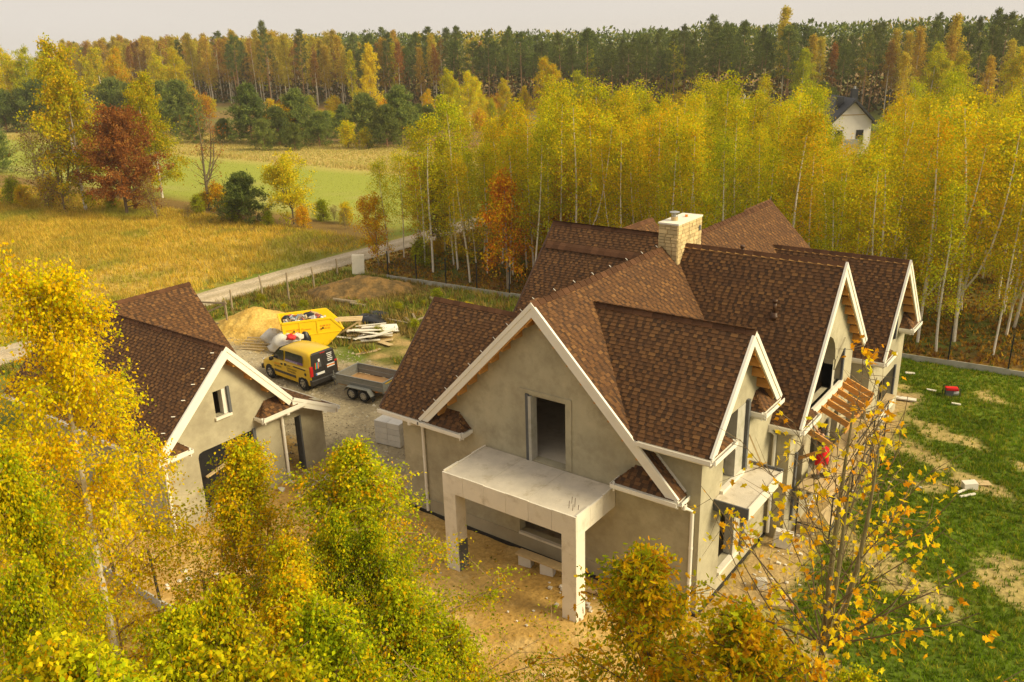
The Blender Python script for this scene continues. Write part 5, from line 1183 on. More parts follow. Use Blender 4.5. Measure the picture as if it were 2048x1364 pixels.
for x in (-.28, .62): part('rib', MB().box((x-.035, -D-.03, .745), (x+.035, -D-.001, 1.44)), 'yellow', S)
for i, x in enumerate((-.6, .9)): part('lifting_lug', MB().tube([(x, -D-.12, 1.02), (x, -D, 1.02)], .04, 8), 'dark', S)
rt, upv = (1, 0, 0), (0, 0, 1)
for i, s in enumerate(('WYWÓZ GRUZU', 'WYWÓZ GRUZU')): ltext('lettering', s, .125, (-1.0, -D-.006, 1.03-i*.14), rt, upv, 'ink_red', S, sx=.88)
ltext('lettering', 'kontenery', .10, (-.13, -D-.006, 1.0), rt, upv, 'ink_red', S)
for i, s in enumerate(('22 609 20 27', '601 310 103')): ltext('lettering', s, .125, (.74, -D-.006, 1.08-i*.15), rt, upv, 'ink_red', S, sx=.85)
# what lies in it
def in_skip(x, y, z):
    a = S.rotation_euler.z; return (S.location.x+x*math.cos(a)-y*math.sin(a), S.location.y+x*math.sin(a)+y*math.cos(a), z)
g = np.random.default_rng(31); mb = MB(); pal = [(.55, .50, .44), (.62, .60, .56), (.38, .27, .14), (.45, .36, .2), (.1, .1, .1), (.5, .12, .08), (.2, .25, .3), (.66, .64, .6)]
for i in range(190):
    x = g.uniform(-1.0, 1.35); y = g.uniform(-.75, .75); z = 1.20+.24*math.cos(x)*math.cos(y*1.5)-max(0, x-.9)*.75+g.normal(0, .05); s = g.uniform(.08, .4, 3)*np.array([1, .6, .35])
    mb.obox(in_skip(x, y, z), s, tuple(g.uniform(-.8, .8, 3)), tuple(np.array(pal[g.integers(8)])*g.uniform(.7, 1.1)))
mb.box(in_skip(-.2, 0, .3), in_skip(-.2, 0, .3), (.3, .3, .3))
V = [in_skip(*p) for p in ((-1.0, -.8, .5), (1.3, -.8, .5), (1.3, .8, .5), (-1.0, .8, .5), (-1.0, -.8, 1.0), (1.1, -.8, 1.0), (1.1, .8, 1.0), (-1.0, .8, 1.0))]; mb.hexa(V, (.35, .3, .22))
o = single('rubbish', mb, 'debris', 'mixed building rubbish heaped inside the yellow skip', 'rubbish'); o['kind'] = 'stuff'
for (x, y, z, sz_, mt_, nm, lb, ct) in ((.35, .1, 1.22, (.75, .65, .45), 'blackplastic', 'rubbish_bag', 'black rubbish bag on top of the waste in the skip', 'bag'), (-.85, .25, 1.2, (.45, .5, .4), 'blackplastic', 'rubbish_bag', 'small black bag at the left end of the skip', 'bag'), (.85, -.1, 1.15, (.4, .35, .25), 'bag', 'white_sack', 'small white sack beside the black bag in the skip', 'sack'), (.0, .15, 1.14, (.35, .4, .25), 'redplastic', 'red_sack', 'crumpled red plastic between the waste in the skip', 'sack'), (-.75, -.3, 1.16, (.4, .35, .2), 'bag', 'white_sack', 'white crumpled sheet at the left end of the skip', 'sack')):
    single(nm, blob(in_skip(x, y, z), sz_, int(x*100)+300), mt_, lb, ct, smooth=True)
mb = MB(); lathe(mb, [(.10, -.05), (.17, -.05), (.19, 0), (.17, .05), (.10, .05)], in_skip(-.3, .35, 1.32), (.4, -.8, .6), 18); single('old_wheel', mb, 'tyre', 'small discarded wheel lying on the waste in the skip', 'wheel', smooth=True)

# ------------------------------------------------------------------ yellow van
VN = empty('van', (-31.4, 24.2, 0), 'yellow high roofed van with dark tailgate and advertising, towing a trailer', 'van', rz=math.pi-.058)
def loft(rings):
    n = len(rings[0]); V = [p for r in rings for p in r]
    F = [(i*n+j, i*n+j+1, (i+1)*n+j+1, (i+1)*n+j) for i in range(len(rings)-1) for j in range(n-1)]
    return V, F+[tuple(range(n)), tuple(range((len(rings)-1)*n, len(rings)*n))[::-1]]
lo = [(2.02, .36, .66, .58), (1.93, .30, .76, .70), (1.75, .27, .84, .78), (1.45, .25, .93, .81), (1.12, .25, 1.02, .825), (.6, .25, 1.05, .83), (-.4, .25, 1.07, .83), (-1.4, .25, 1.09, .83), (-1.85, .28, 1.10, .82), (-1.97, .36, 1.10, .79)]
rings = [[(x, -w_*.96, zb), (x, -w_, (zb+zt)/2-.06), (x, -w_*.985, zt-.10), (x, -w_*.93, zt), (x, 0, zt+.035), (x, w_*.93, zt), (x, w_*.985, zt-.10), (x, w_, (zb+zt)/2-.06), (x, w_*.96, zb)] for x, zb, zt, w_ in lo]
mb = MB(); mb.add(*loft(rings)); vb = part('body', mb, 'vanpaint', VN, True)
up_ = [(1.16, 1.06, .76, .74), (.82, 1.36, .76, .66), (.50, 1.62, .76, .63), (.28, 1.73, .77, .62), (-.2, 1.80, .78, .63), (-.9, 1.84, .78, .64), (-1.6, 1.83, .78, .645), (-1.80, 1.79, .78, .645), (-1.90, 1.70, .78, .65), (-1.965, 1.12, .77, .77)]
zb_ = 1.02
rings = [[(x, -wb, zb_), (x, -(wb*.55+wt*.45), zb_+(zt-zb_)*.5), (x, -wt-.025, zt-.10), (x, -wt*.86, zt-.015), (x, 0, zt+.02), (x, wt*.86, zt-.015), (x, wt+.025, zt-.10), (x, wb*.55+wt*.45, zb_+(zt-zb_)*.5), (x, wb, zb_)] for x, zt, wb, wt in up_]
mb = MB(); mb.add(*loft(rings)); part('cab', mb, 'vanpaint', VN, True)
def side_y(z, s): return s*(np.interp(z, [1.02, 1.43, 1.74, 1.84], [.79, .735, .675, .60])+.014)
def pane(name, pts, s, mt='glass', par=VN, th=.006):
    return part(name, MB().prism([(x, side_y(z, s), z) for x, z in pts], (0, s*th, 0)), mt, par)
for s in (1, -1):
    pane('window', [(.92, 1.12), (.08, 1.12), (.08, 1.60), (.42, 1.58), (.70, 1.36)], s); wn_ = pane('window', [(-.06, 1.14), (-1.42, 1.17), (-1.40, 1.55), (-1.30, 1.62), (-.06, 1.61)], s)
    pane('sign_band', [(-.06, 1.14), (-1.42, 1.17), (-1.42, 1.27), (-.06, 1.25)], s, 'ink_purple', th=.010)
    part('side_moulding', MB().box((-.85, s*.812, .46), (.82, s*.85, .58)), 'vandark', VN, bevel=.012); part('door_handle', MB().box((.12, s*.815, .90), (.26, s*.845, .97)), 'dark', VN); part('door_handle', MB().box((-.14, s*.815, .90), (-.03, s*.845, 1.02)), 'dark', VN)
    part('slide_rail', MB().box((-1.62, s*.80, .98), (-.72, s*.84, 1.02)), 'dark', VN); part('wing_mirror', MB().obox((.86, s*.92, 1.10), (.14, .20, .17), (0, 0, s*.2)), 'dark', VN, bevel=.03)
    part('tail_light', MB().box((-2.0, s*.70-.08*(s > 0)*0-.06, .72), (-1.90, s*.70+.10, 1.22)), 'redlens', VN, bevel=.02)
    for wx in (1.22, -1.38):
        mb = MB(); lathe(mb, [(.37, 0), (.37, .02)], (wx, s*.805, .33), (0, s, 0), 22); part('wheel_arch', mb, 'dark', VN); wheel(VN, (wx, s*.76, .31), .31, .20, s)
    part('headlight', MB().obox((1.90, s*.56, .70), (.16, .26, .15), (0, 0, -s*.35)), 'ink_white', VN, bevel=.03)
    mb = MB(); lathe(mb, [(.075, 0), (.075, .012)], (-1.62, s*.826, .80), (0, s, 0), 14); part('fuel_cap', mb, 'dark', VN)
    part('mud_flap', MB().box((-1.75, s*.74-.09, .06), (-1.73, s*.74+.09, .30)), 'tyre', VN)
part('windscreen', MB().prism([(1.13, -.66, 1.11), (1.13, .66, 1.11), (.54, .58, 1.62), (.54, -.58, 1.62)], (.028, 0, .024)), 'glass', VN)
part('rear_bumper', MB().box((-2.08, -.83, .30), (-1.88, .83, .58)), 'vandark', VN, bevel=.05); part('front_bumper', MB().box((1.92, -.76, .27), (2.08, .76, .52)), 'vandark', VN, bevel=.05)
rear = lambda z: np.interp(z, [.5, 1.10, 1.70, 1.78], [-1.985, -1.985, -1.915, -1.84])-.008
for y0, y1 in ((-.74, .005), (.012, .74)):
    k = lambda y, z: (rear(z), y*np.interp(z, [.6, 1.1, 1.74], [1.0, 1.0, .86]), z)
    part('rear_door', MB().prism([k(y0, .60), k(y1, .60), k(y1, 1.12), k(y1, 1.72), k(y0, 1.72), k(y0, 1.12)], (-.014, 0, 0)), 'vandark', VN)
xr = -2.008; rr, uu = (0, -1, 0), (.117, 0, 1)
for i, (dy, c_) in enumerate(((.0, 'ink_red'), (.055, 'ink_green'), (.11, 'ink_blue'), (.165, 'amber'))): part('picture_stripe', MB().obox((rear(1.22)-.022, .50-dy, 1.20), (.006, .05, .30), (.15, .1, 0)), c_, VN)
part('picture', MB().obox((rear(1.4)-.024, .26, 1.42), (.006, .10, .14), (0, .1, 0)), 'ink_white', VN); part('picture', MB().obox((rear(1.22)-.022, .24, 1.22), (.006, .14, .24), (0, .1, 0)), 'graphite', VN)
for i in range(5): part('printed_line', MB().obox((rear(1.60-i*.085)-.022, -.36, 1.60-i*.085), (.006, .30-.04*(i % 3), .035), (0, .1, 0)), 'ink_white', VN)
for i, c_ in enumerate(('ink_white', 'ink_orange', 'ink_white')): part('printed_line', MB().obox((rear(1.08-i*.06)-.024, -.36, 1.09-i*.06), (.006, .44, .05), (0, 0, 0)), c_, VN)
pl_ = part('number_plate', MB().box((rear(.78)-.032, .02, .74), (rear(.78)-.016, .52, .85)), 'ink_white', VN); part('plate_band', MB().box((rear(.78)-.036, .46, .742), (rear(.78)-.030, .518, .848)), 'ink_blue', pl_)
part('brake_light', MB().box((-1.945, -.14, 1.70), (-1.90, .14, 1.74)), 'redlens', VN)
part('roof_band', MB().prism([(-1.93, -.60, 1.73), (-1.93, .60, 1.73), (-1.86, .56, 1.80), (-1.86, -.56, 1.80)], (-.02, 0, .01)), 'vandark', VN)
ltext('lettering', 'PROFESJONALNIE', .115, (-.10, .815, 1.165), (-1, 0, 0), (0, -.1, 1), 'ink_white', VN, sx=1.05)
for i, (s_, sz_) in enumerate((('Tynki', .14), ('Dekoracyjne', .15), ('Elewacyjne', .15))): ltext('lettering', s_, sz_, (-.20-.02*i, .856, .93-i*.13), (-1, 0, 0), (0, 0, 1), 'ink_black', VN)
for i, (s_, m_) in enumerate((('zadzwoń', 'ink_orange'), ('604 888 807', 'ink_black'))): ltext('lettering', s_, .12, (.78, .856, .86-i*.13), (-1, 0, 0), (0, 0, 1), m_, VN)
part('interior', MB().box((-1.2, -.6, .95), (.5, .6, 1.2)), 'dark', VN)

# ------------------------------------------------------------------ trailer
T = empty('trailer', (-27.05, 24.72, 0), 'grey galvanised twin axle trailer hitched behind the yellow van', 'trailer', rz=math.pi+.12)
L0, L1_, W = -1.32, 1.35, .76
for s in (1, -1):
    for k in range(2): part('side_board', MB().box((L0, s*W-.018, .56+k*.21), (L1_, s*W+.018, .755+k*.21)), 'galv', T, bevel=.008)
    part('rim_rail', MB().box((L0-.02, s*W-.03, .975), (L1_+.02, s*W+.03, 1.02)), 'galv', T, bevel=.008)
    part('corner_post', MB().box((L0-.03, s*W-.03, .50), (L0+.03, s*W+.03, .97)), 'galv', T); part('corner_post', MB().box((L1_-.03, s*W-.03, .50), (L1_+.03, s*W+.03, .97)), 'galv', T)
    mb = MB(); y = s*(W+.16); mb.box((-.62, y-.13, .60), (.58, y+.13, .63)); mb.prism([(-.62, y-.13, .63), (-.60, y-.13, .60), (-.80, y-.13, .33), (-.83, y-.13, .35)], (0, .26, 0)); mb.prism([(.58, y-.13, .63), (.56, y-.13, .60), (.76, y-.13, .36), (.79, y-.13, .38)], (0, .26, 0)); part('mudguard', mb, 'galv', T)
    for wx in (.34, -.34): wheel(T, (wx, s*(W+.15), .28), .28, .17, s, spokes=8)
    part('tail_light', MB().box((L0-.07, s*.60-.07, .44), (L0-.03, s*.60+.07, .53)), 'redlens', T); part('side_marker', MB().box((-1.0, s*W+.02*s, .50), (-.9, s*W+.035*s, .54)), 'amber', T)
    part('mud_flap', MB().box((-.86, s*(W+.16)-.10, .10), (-.84, s*(W+.16)+.10, .36)), 'tyre', T)
for x in (L0, L1_):
    for k in range(2): part('end_board', MB().box((x-.018, -W+.035, .56+k*.21), (x+.018, W-.035, .755+k*.21)), 'galv', T, bevel=.008)
    part('rim_rail', MB().box((x-.03, -W+.032, .975), (x+.03, W-.032, 1.02)), 'galv', T)
part('warning_strip', MB().box((L0-.026, -.60, .90), (L0-.02, .60, .95)), 'vanpaint', T); part('floor', MB().box((L0+.03, -W+.03, .50), (L1_-.03, W-.03, .545)), 'ply', T)
part('chassis', MB().box((L0+.1, -.5, .36), (L1_-.1, -.42, .5)).box((L0+.1, .42, .36), (L1_-.1, .5, .5)).tube([(-.34, -.9, .28), (-.34, .9, .28)], .03, 8).tube([(.34, -.9, .28), (.34, .9, .28)], .03, 8), 'galv', T)
part('drawbar', MB().beam((L1_-.3, .42, .44), (L1_+1.05, .0, .42), .07, .09).beam((L1_-.3, -.42, .44), (L1_+1.05, .0, .42), .07, .09).tube([(L1_+.9, 0, .43), (L1_+1.25, 0, .46)], .045, 8), 'galv', T)
part('jockey_wheel', MB().tube([(L1_+.75, .12, .1), (L1_+.75, .12, .8)], .025, 8), 'galv', T)

# ------------------------------------------------------------------ heaps, bags, boards in the yard
heap('sand_heap', (-40.1, 28.3), 2.5, 2.0, 1.2, .5, (.60, .40, .105), (.50, .31, .07), 'heap of golden sand left of the yellow skip', 'sand heap', 3)
heap('soil_mound', (-40.0, 36.4), 3.9, 1.8, 1.2, .75, (.13, .085, .035), (.22, .13, .045), 'long low mound of brown soil before the white slab', 'soil mound', 5)
def G2(px, py, z=0): a = ground_at(px, py, z); return (a[0], a[1], z)
single('big_bag', blob(G2(573, 700), (1.7, 1.4, .95), 21, 26, .30), 'bag', 'large slumped white bulk bag in front of the skip', 'bag', smooth=True)
single('big_bag', blob(G2(548, 688), (1.1, 1.05, .85), 22, 24, .30), 'bag', 'smaller white bulk bag left of the large slumped one', 'bag', smooth=True)
single('red_sack', blob(G2(582, 679, .9), (.55, .4, .3), 23, 14, .55), 'redplastic', 'red plastic sack on top of the large white bag', 'sack', smooth=True)
single('white_sack', blob(G2(596, 678, .85), (.55, .45, .32), 24, 14, .55), 'bag', 'white sack beside the red one on the large bag', 'sack', smooth=True)
single('cardboard', blob(G2(601, 694), (.5, .5, .7), 27, 10, .2), 'board', 'crumpled brown card between white bag and black bag', 'cardboard')
single('rubbish_bag', blob(G2(612, 694), (.75, .7, 1.05), 25, 16, .12), 'blackplastic', 'upright black rubbish bag leaning on the skip', 'bag', smooth=True)
g = np.random.default_rng(41)
def scatter_boards(n, c, spread, size, mt, name, label, group, z0=.03, dz=.03, ang=None):
    for i in range(n):
        x, y = c[0]+g.normal(0, spread), c[1]+g.normal(0, spread*.8); a = g.uniform(0, 3.14) if ang is None else ang+g.normal(0, .35)
        sz = [size[k]*g.uniform(.6, 1.15) for k in range(3)]
        mb = MB(); mb.obox((x, y, z0+i*dz+sz[2]/2), sz, (g.normal(0, .07), g.normal(0, .07), a)); single(name, mb, mt, label, 'board', group)
c = G2(738, 678)
scatter_boards(16, c, .55, (1.5, .28, .03), 'foam', 'white_board', 'white board offcut in the pile right of the skip', 'white board pile', .04, .035, .9)
scatter_boards(4, (c[0]-.9, c[1]+.4), .3, (1.6, .7, .02), 'board', 'packing_board', 'brown sheet under the white board pile', 'white board pile', .03, .05, .5)
scatter_boards(2, G2(770, 686), .25, (.9, .3, .03), 'board', 'loose_board', 'brown board at the right end of the white board pile', 'brown boards by the white pile', .03, .04, .3)
for i, (px, py) in enumerate(((733, 706), (741, 703))):
    mb = MB(); q = G2(px, py); mb.obox((q[0], q[1], .03), (1.15, .16, .03), (0, 0, 1.1+.1*i)); single('loose_board', mb, 'board', ('nearer', 'farther')[i]+' of two planks lying on the bare ground', 'board')
q = G2(738, 645); single('plastic_sheet', blob(q, (1.9, 1.3, .45), 51, 18, .45), 'blackplastic', 'crumpled black plastic sheet in the weeds behind the boards', 'plastic sheet', smooth=True)
q = G2(757, 634); single('plastic_sheet', blob(q, (1.3, .9, .35), 52, 18, .45), 'blackplastic', 'second black sheet behind the first crumpled one', 'plastic sheet', smooth=True)
q = G2(780, 662); mb = MB(); mb.obox((q[0], q[1], .18), (.95, .75, .10), (.25, .1, 1.0)); single('paper_sack', mb, 'render_white', 'flat white paper sack with red print lying in the weeds', 'sack', bevel=.04)
q = G2(700, 668); WB = empty('work_bench', q, 'rough plank bench on timber legs behind the skip', 'bench', rz=.7)
for i in range(3): part('top_plank', MB().box((-.75, -.34+i*.23, .84+.02*i), (.75, -.13+i*.23, .88+.02*i)), 'board', WB)
for x in (-.6, .6):
    for y in (-.25, .25): part('leg', MB().box((x-.04, y-.04, 0), (x+.04, y+.04, .84)), 'board', WB)
part('brace', MB().beam((-.6, -.29, .1), (.6, -.29, .8), .03, .09).beam((.6, -.25, .2), (.6, .25, .2), .03, .08), 'board', WB)
for i, (px, py, ln, a, r_) in enumerate(((690, 606, 1.7, .2, .13), (716, 612, 1.2, .1, .10), (868, 603, .9, -.3, .12))):
    q = G2(px, py); d = Vector((math.cos(a), math.sin(a), 0))*ln/2; mb = MB(); mb.tube([Vector(q)-d+Vector((0, 0, r_)), Vector(q)+d+Vector((0, 0, r_))], [r_, r_*.85], 10); single('log', mb, 'grey_wood', ('thick grey log in the weeds behind the skip', 'thinner log beside the thick one in the weeds', 'short log above the left roof edge of the house')[i], 'log')
for i, (a, b, lb) in enumerate((((822, 655), (852, 648), 'upper timber of the plank heap above the left wing'), ((812, 640), (838, 662), 'slanting timber in the plank heap above the left wing'), ((826, 632), (836, 652), 'steep timber in the plank heap above the left wing'), ((760, 640), (815, 648), 'long thin plank lying in the weeds'))):
    p, q = G2(*a), G2(*b); mb = MB(); mb.beam((p[0], p[1], .15+.15*(i == 0)), (q[0], q[1], .45 if i == 0 else .08), .12, .05); single('timber', mb, 'grey_wood', lb, 'timber')
for i in range(5):
    p = G2(500+i*3, 700-i*3); mb = MB(); mb.beam((p[0]-.7, p[1]-.3+.08*i, .05+.05*i), (p[0]+.8, p[1]+.35+.05*i, .07+.06*i), .1, .04); single('batten', mb, 'board', 'thin batten in the bundle left of the white bags', 'batten', 'battens left of the white bags')
# weathered gate frame by the sand heap
GT = empty('timber_gate', (-42.3, 26.6, 0), 'weathered timber gate frame standing beside the sand heap', 'gate', rz=.35)
for nm, a, b in (('top_rail', (-1.6, 0, 1.45), (1.4, 0, 1.5)), ('bottom_rail', (-1.6, 0, .25), (1.5, 0, .22)), ('post', (1.3, 0, 0), (1.3, 0, 1.65)), ('post', (-1.4, 0, 0), (-1.4, 0, 1.6)), ('brace', (-1.3, .04, .3), (1.2, .04, 1.4)), ('foot', (1.0, -.5, .06), (1.6, .5, .06))): part(nm, MB().beam(a, b, .09, .09, up=(0, 1, .01)), 'grey_wood', GT)
# posts along the track
for i, (px, py, hp) in enumerate(((465, 622, 40), (525, 594, 41), (578, 600, 52), (628, 574, 38), (675, 551, 32))):
    q = G2(px, py); h = hp*math.hypot(math.hypot(q[0], q[1]), 15)/F_PX/.95; mb = MB(); mb.tube([(q[0], q[1], -.1), (q[0]+.03, q[1], h*.5), (q[0]+g.normal(0, .06), q[1], h)], [.065, .058, .05], 8); single('fence_post', mb, 'grey_wood', ('nearest rough wooden post by the track, beside the gate frame', 'second rough wooden post along the track', 'tallest rough wooden post along the track', 'fourth rough wooden post along the track', 'farthest rough wooden post, before the white slab')[i], 'post', 'wooden posts along the track')
SLB = empty('white_slab', G2(718, 549), 'upright white insulation slab propped up at the end of the track fence', 'slab', rz=.75)
part('panel', MB().obox((0, 0, .72), (.85, .16, 1.4), (.03, .05, 0)), 'foam', SLB, bevel=.02); part('prop', MB().beam((.55, .5, .02), (.30, .08, 1.2), .07, .05), 'board', SLB)
# fence of black posts on concrete base boards
def fence(name, a, b, label, step=2.47):
    a, b = Vector(a), Vector(b); d = b-a; n = int(d.length/step); d.normalize(); o = empty(name, a, label, 'fence', rz=math.atan2(d.y, d.x))
    pm = raw_mesh('post', *(lambda m_: (m_.v, m_.f))(MB().box((-.03, -.03, -.1), (.03, .03, 1.95))), 'dark'); sm_ = raw_mesh('base_board', *(lambda m_: (m_.v, m_.f))(MB().box((.09, -.025, -.1), (step-.09, .025, .27))), 'concrete'); jm = raw_mesh('base_block', *(lambda m_: (m_.v, m_.f))(MB().box((-.09, -.06, -.1), (.09, -.032, .29))), 'concrete')
    for i in range(n+1):
        p = put('post', pm, o, (i*step, 0, 0)); p.rotation_euler = (g.normal(0, .015), g.normal(0, .015), 0); put('base_block', jm, o, (i*step, 0, 0))
        if i < n: put('base_board', sm_, o, (i*step, 0, g.normal(0, .012)))
fence('boundary_fence', (-40.8, 39.75, 0), (-.5, 42.5, 0), 'unfinished fence of black posts on concrete boards along the grove')
fence('boundary_fence', (-33.0, 10.0, 0), (-16.0, 10.15, 0), 'unfinished fence of black posts behind the near birches')
# aerated block stack at the house corner
BS = empty('block_stack', G2(785, 885), 'stack of pale aerated concrete blocks at the house corner', 'blocks', rz=.15)
for k in range(4):
    for i in range(2): part('block', MB().box((-.6+i*.61, -.3, k*.25+.01), (i*.61, .3, k*.25+.25)), 'block', BS, bevel=.01)

# ------------------------------------------------------------------ by the porch
PB_ = empty('plank_bench', (-12.6, 17.75, 0), 'plank resting on two pale blocks behind the porch column', 'bench')
part('plank', MB().obox((0, 0, .37), (1.9, .34, .045), (0, 0, .02)), 'board', PB_, bevel=.006)
for x in (-.65, .15): part('block', MB().obox((x, -.02, .17), (.42, .26, .34), (0, 0, .2)), 'block', PB_, bevel=.015)
mb = MB(); mb.beam((-11.4, 17.6, .07), (-9.3, 17.9, .07), .12, .09); single('timber', mb, 'board', 'long timber lying along the front wall right of the column', 'timber')
def rocks(name, n, c, spread, s0, s1, mt, label, group, cat='rubble'):
    for i in range(n):
        x, y = c[0]+g.normal(0, spread[0]), c[1]+g.normal(0, spread[1]); s = g.uniform(s0, s1)
        mb = MB(); P = []
        for q in range(8):
            sx, sy, sz = (-1, 1)[q & 1], (-1, 1)[(q >> 1) & 1], (q >> 2)
            P.append((x+sx*s*.5*g.uniform(.6, 1.1), y+sy*s*.4*g.uniform(.6, 1.1), sz*s*.5*g.uniform(.6, 1.1)-.01))
        mb.hexa([P[k] for k in (0, 1, 3, 2, 4, 5, 7, 6)]); single(name, mb, mt, label, cat, group)
rocks('rubble_piece', 34, (-10.9, 17.2), (.55, .25), .04, .16, 'rubble', 'white plaster crumb on the sand by the porch column', 'plaster crumbs by the column')
rocks('rubble_piece', 16, (-12.2, 15.2), (1.5, .9), .03, .08, 'rubble', 'small white crumb strewn over the open sand', 'crumbs on the sand')
rocks('rubble_piece', 26, (-17.6, 15.6), (1.2, .7), .05, .2, 'rubble', 'white rubble piece on the sand left of the porch', 'rubble left of the porch')
rocks('rubble_piece', 26, (-9.0, 12.6), (1.0, .7), .04, .13, 'rubble', 'white rubble piece on the ground behind the young oak', 'rubble behind the oak')
rocks('rubble_piece', 30, (-22.3, 17.6), (.6, .6), .06, .26, 'rubble', 'pale rubble piece by the garage porch', 'rubble by the garage porch')
rocks('rubble_piece', 24, (-20.8, 11.2), (1.4, .8), .05, .22, 'rubble', 'white rubble piece below the garage gable', 'rubble below the garage gable')
rocks('rubble_piece', 34, (-6.9, 22.3), (.4, 2.0), .04, .15, 'rubble', 'pale rubble piece along the side wall', 'rubble along the side wall')
rocks('rubble_piece', 22, (-5.9, 27.0), (.8, 2.4), .04, .14, 'rubble', 'pale rubble piece under the scaffold', 'rubble under the scaffold')
for i, (x, y, sx, sy, sz, rz, lb) in enumerate(((-7.25, 23.0, .55, .25, .55, .3, 'white block leaning at the inner wall corner'), (-7.0, 20.6, .3, .2, .3, .6, 'small white block on the sand below the balcony'), (-6.35, 20.4, .6, .25, .12, .4, 'flat pale brick nearest the balcony'), (-6.2, 20.1, .6, .25, .12, .5, 'second flat pale brick below the balcony'), (-6.9, 18.7, .4, .3, .2, .2, 'pale hollow block near the house corner'))):
    mb = MB(); mb.obox((x, y, sz/2), (sx, sy, sz), (0, .15 if i == 0 else 0, rz)); single('block', mb, 'board' if i in (2, 3) else 'rubble', lb, 'block', bevel=.012)
# things lying on the lawn
q = G2(1902, 792); GN = empty('generator', q, 'small red and black generator standing on the lawn', 'generator', rz=.4)
part('frame', MB().tube([(-.3, -.2, .02), (-.3, -.2, .42), (.3, -.2, .42), (.3, -.2, .02)], .018, 6).tube([(-.3, .2, .02), (-.3, .2, .42), (.3, .2, .42), (.3, .2, .02)], .018, 6), 'dark', GN); part('tank', MB().box((-.26, -.17, .29), (.24, .17, .40)), 'cloth_red', GN, bevel=.03); part('engine', MB().box((-.24, -.15, .04), (.05, .15, .28)), 'graphite', GN); part('alternator', MB().tube([(.05, 0, .15), (.27, 0, .15)], .11, 12), 'zinc', GN)
for i, (px, py, sx, sy, sz, rz, mt_, lb) in enumerate(((1957, 968, .75, .35, .03, .5, 'board', 'brown board lying on the lawn beside the white block'), (1938, 978, .45, .28, .25, .6, 'foam', 'white foam block on the lawn beside the board'), (1922, 985, .5, .08, .05, 1.2, 'foam', 'white strip left of the white block on the lawn'), (1935, 993, .6, .08, .05, .9, 'foam', 'white strip below the white block on the lawn'), (1820, 748, .4, .2, .04, .3, 'foam', 'small white scrap near the fence end of the lawn'), (1812, 800, .8, .3, .06, .2, 'foam', 'pale sheet beside the far house corner'), (1862, 782, .4, .15, .04, .1, 'foam', 'small white strip before the generator'), (1912, 810, .35, .12, .05, .1, 'foam', 'white scrap beside the generator'))):
    q = G2(px, py); mb = MB(); mb.obox((q[0], q[1], sz/2+.03), (sx, sy, sz), (g.normal(0, .04), g.normal(0, .04), rz)); single('offcut', mb, mt_, lb, 'offcut', bevel=.006)

# ------------------------------------------------------------------ canopy rafters, scaffold and the worker
RY = np.linspace(24.15, 28.75, 9)
for i, y in enumerate(RY):
    if i in (1, 2): continue                       # not yet fitted where the worker stands
    y = float(y)+(.0, .05, -.05)[i % 3]; MB().beam((-7.36, y, 3.62), (-6.42, y, 3.22), .055, .19).build('canopy_rafter', 'wood', H)
MB().beam((-7.33, 24.1, 3.46), (-7.33, 28.8, 3.46), .05, .18).build('canopy_ledger', 'wood', H); MB().beam((-6.47, 25.7, 3.06), (-6.47, 28.8, 3.06), .05, .16).build('canopy_beam', 'wood', H)
for y in (24.1, 28.8): MB().beam((-7.35, y, 2.55), (-6.55, y, 3.05), .06, .10).build('canopy_brace', 'wood', H)
SF = empty('scaffold', (-6.75, 26.2, 0), 'low black tube scaffold with plank deck along the side wall', 'scaffold')
def sft(a, b, r_=.024): part('tube', MB().tube([a, b], r_, 6), 'dark', SF)
ys_ = (-2.3, -.2, 1.9, 3.6)
for y in ys_:
    for x in (-.42, .62): sft((x, y, 0), (x, y, 2.7 if x > 0 and y > 0 else 1.72))
    for z in (.45, 1.68): sft((-.42, y, z), (.62, y, z))
for a, b in zip(ys_[:-1], ys_[1:]):
    for z in (.45, 1.0, 1.66): sft((.62, a, z), (.62, b, z), .02)
    sft((.62, a, .45), (.62, b, 1.6), .016)
for z in (2.2, 2.65): sft((.62, -.2, z), (.62, 3.6, z), .02)
for i, (x0, x1, y0, y1) in enumerate(((-.44, -.12, -2.45, .2), (-.10, .22, -2.5, .1), (.24, .58, -2.4, .15), (-.42, -.06, .25, 3.7), (.0, .36, .22, 3.7))): part('deck_plank', MB().box((x0, y0, 1.705), (x1, y1, 1.745)), 'board', SF)
mb = MB(); mb.beam((-6.55, 27.4, 1.85), (-6.2, 30.3, 2.75), .30, .05); single('leaning_board', mb, 'board', 'broad pale board slanting up beside the scaffold', 'board')
mb = MB(); mb.obox((-6.3, 24.7, .7), (.5, .9, .03), (.3, .9, 0)); single('loose_board', mb, 'board', 'pale sheet leaning inside the scaffold', 'board')
def skin_body(name, chains, mt, parent, sub=1):
    V = []; E = []; Rr = []
    for ch_ in chains:
        prev = None
        for p in ch_:
            key = tuple(round(v, 4) for v in p[:3])
            if key in [tuple(v) for v in V]: k = [tuple(v) for v in V].index(key)
            else: V.append(key); Rr.append(p[3]); k = len(V)-1
            if prev is not None and prev != k: E.append((prev, k))
            prev = k
    me = bpy.data.meshes.new(name); me.from_pydata(V, E, []); me.materials.append(M[mt])
    o = put(name, me, parent); md = o.modifiers.new('skin', 'SKIN')
    if not me.skin_vertices: bpy.context.view_layer.objects.active = o
    for i, r_ in enumerate(Rr): me.skin_vertices[0].data[i].radius = (r_, r_); me.skin_vertices[0].data[i].use_root = (i == 0)
    sb = o.modifiers.new('smooth', 'SUBSURF'); sb.levels = sub; sb.render_levels = sub; md.use_smooth_shade = True
    return o
PN = empty('person', (-6.78, 24.72, 1.745), 'worker in red dungaree shorts and grey shirt reaching up under the canopy rafters', 'person', rz=math.pi-.25)
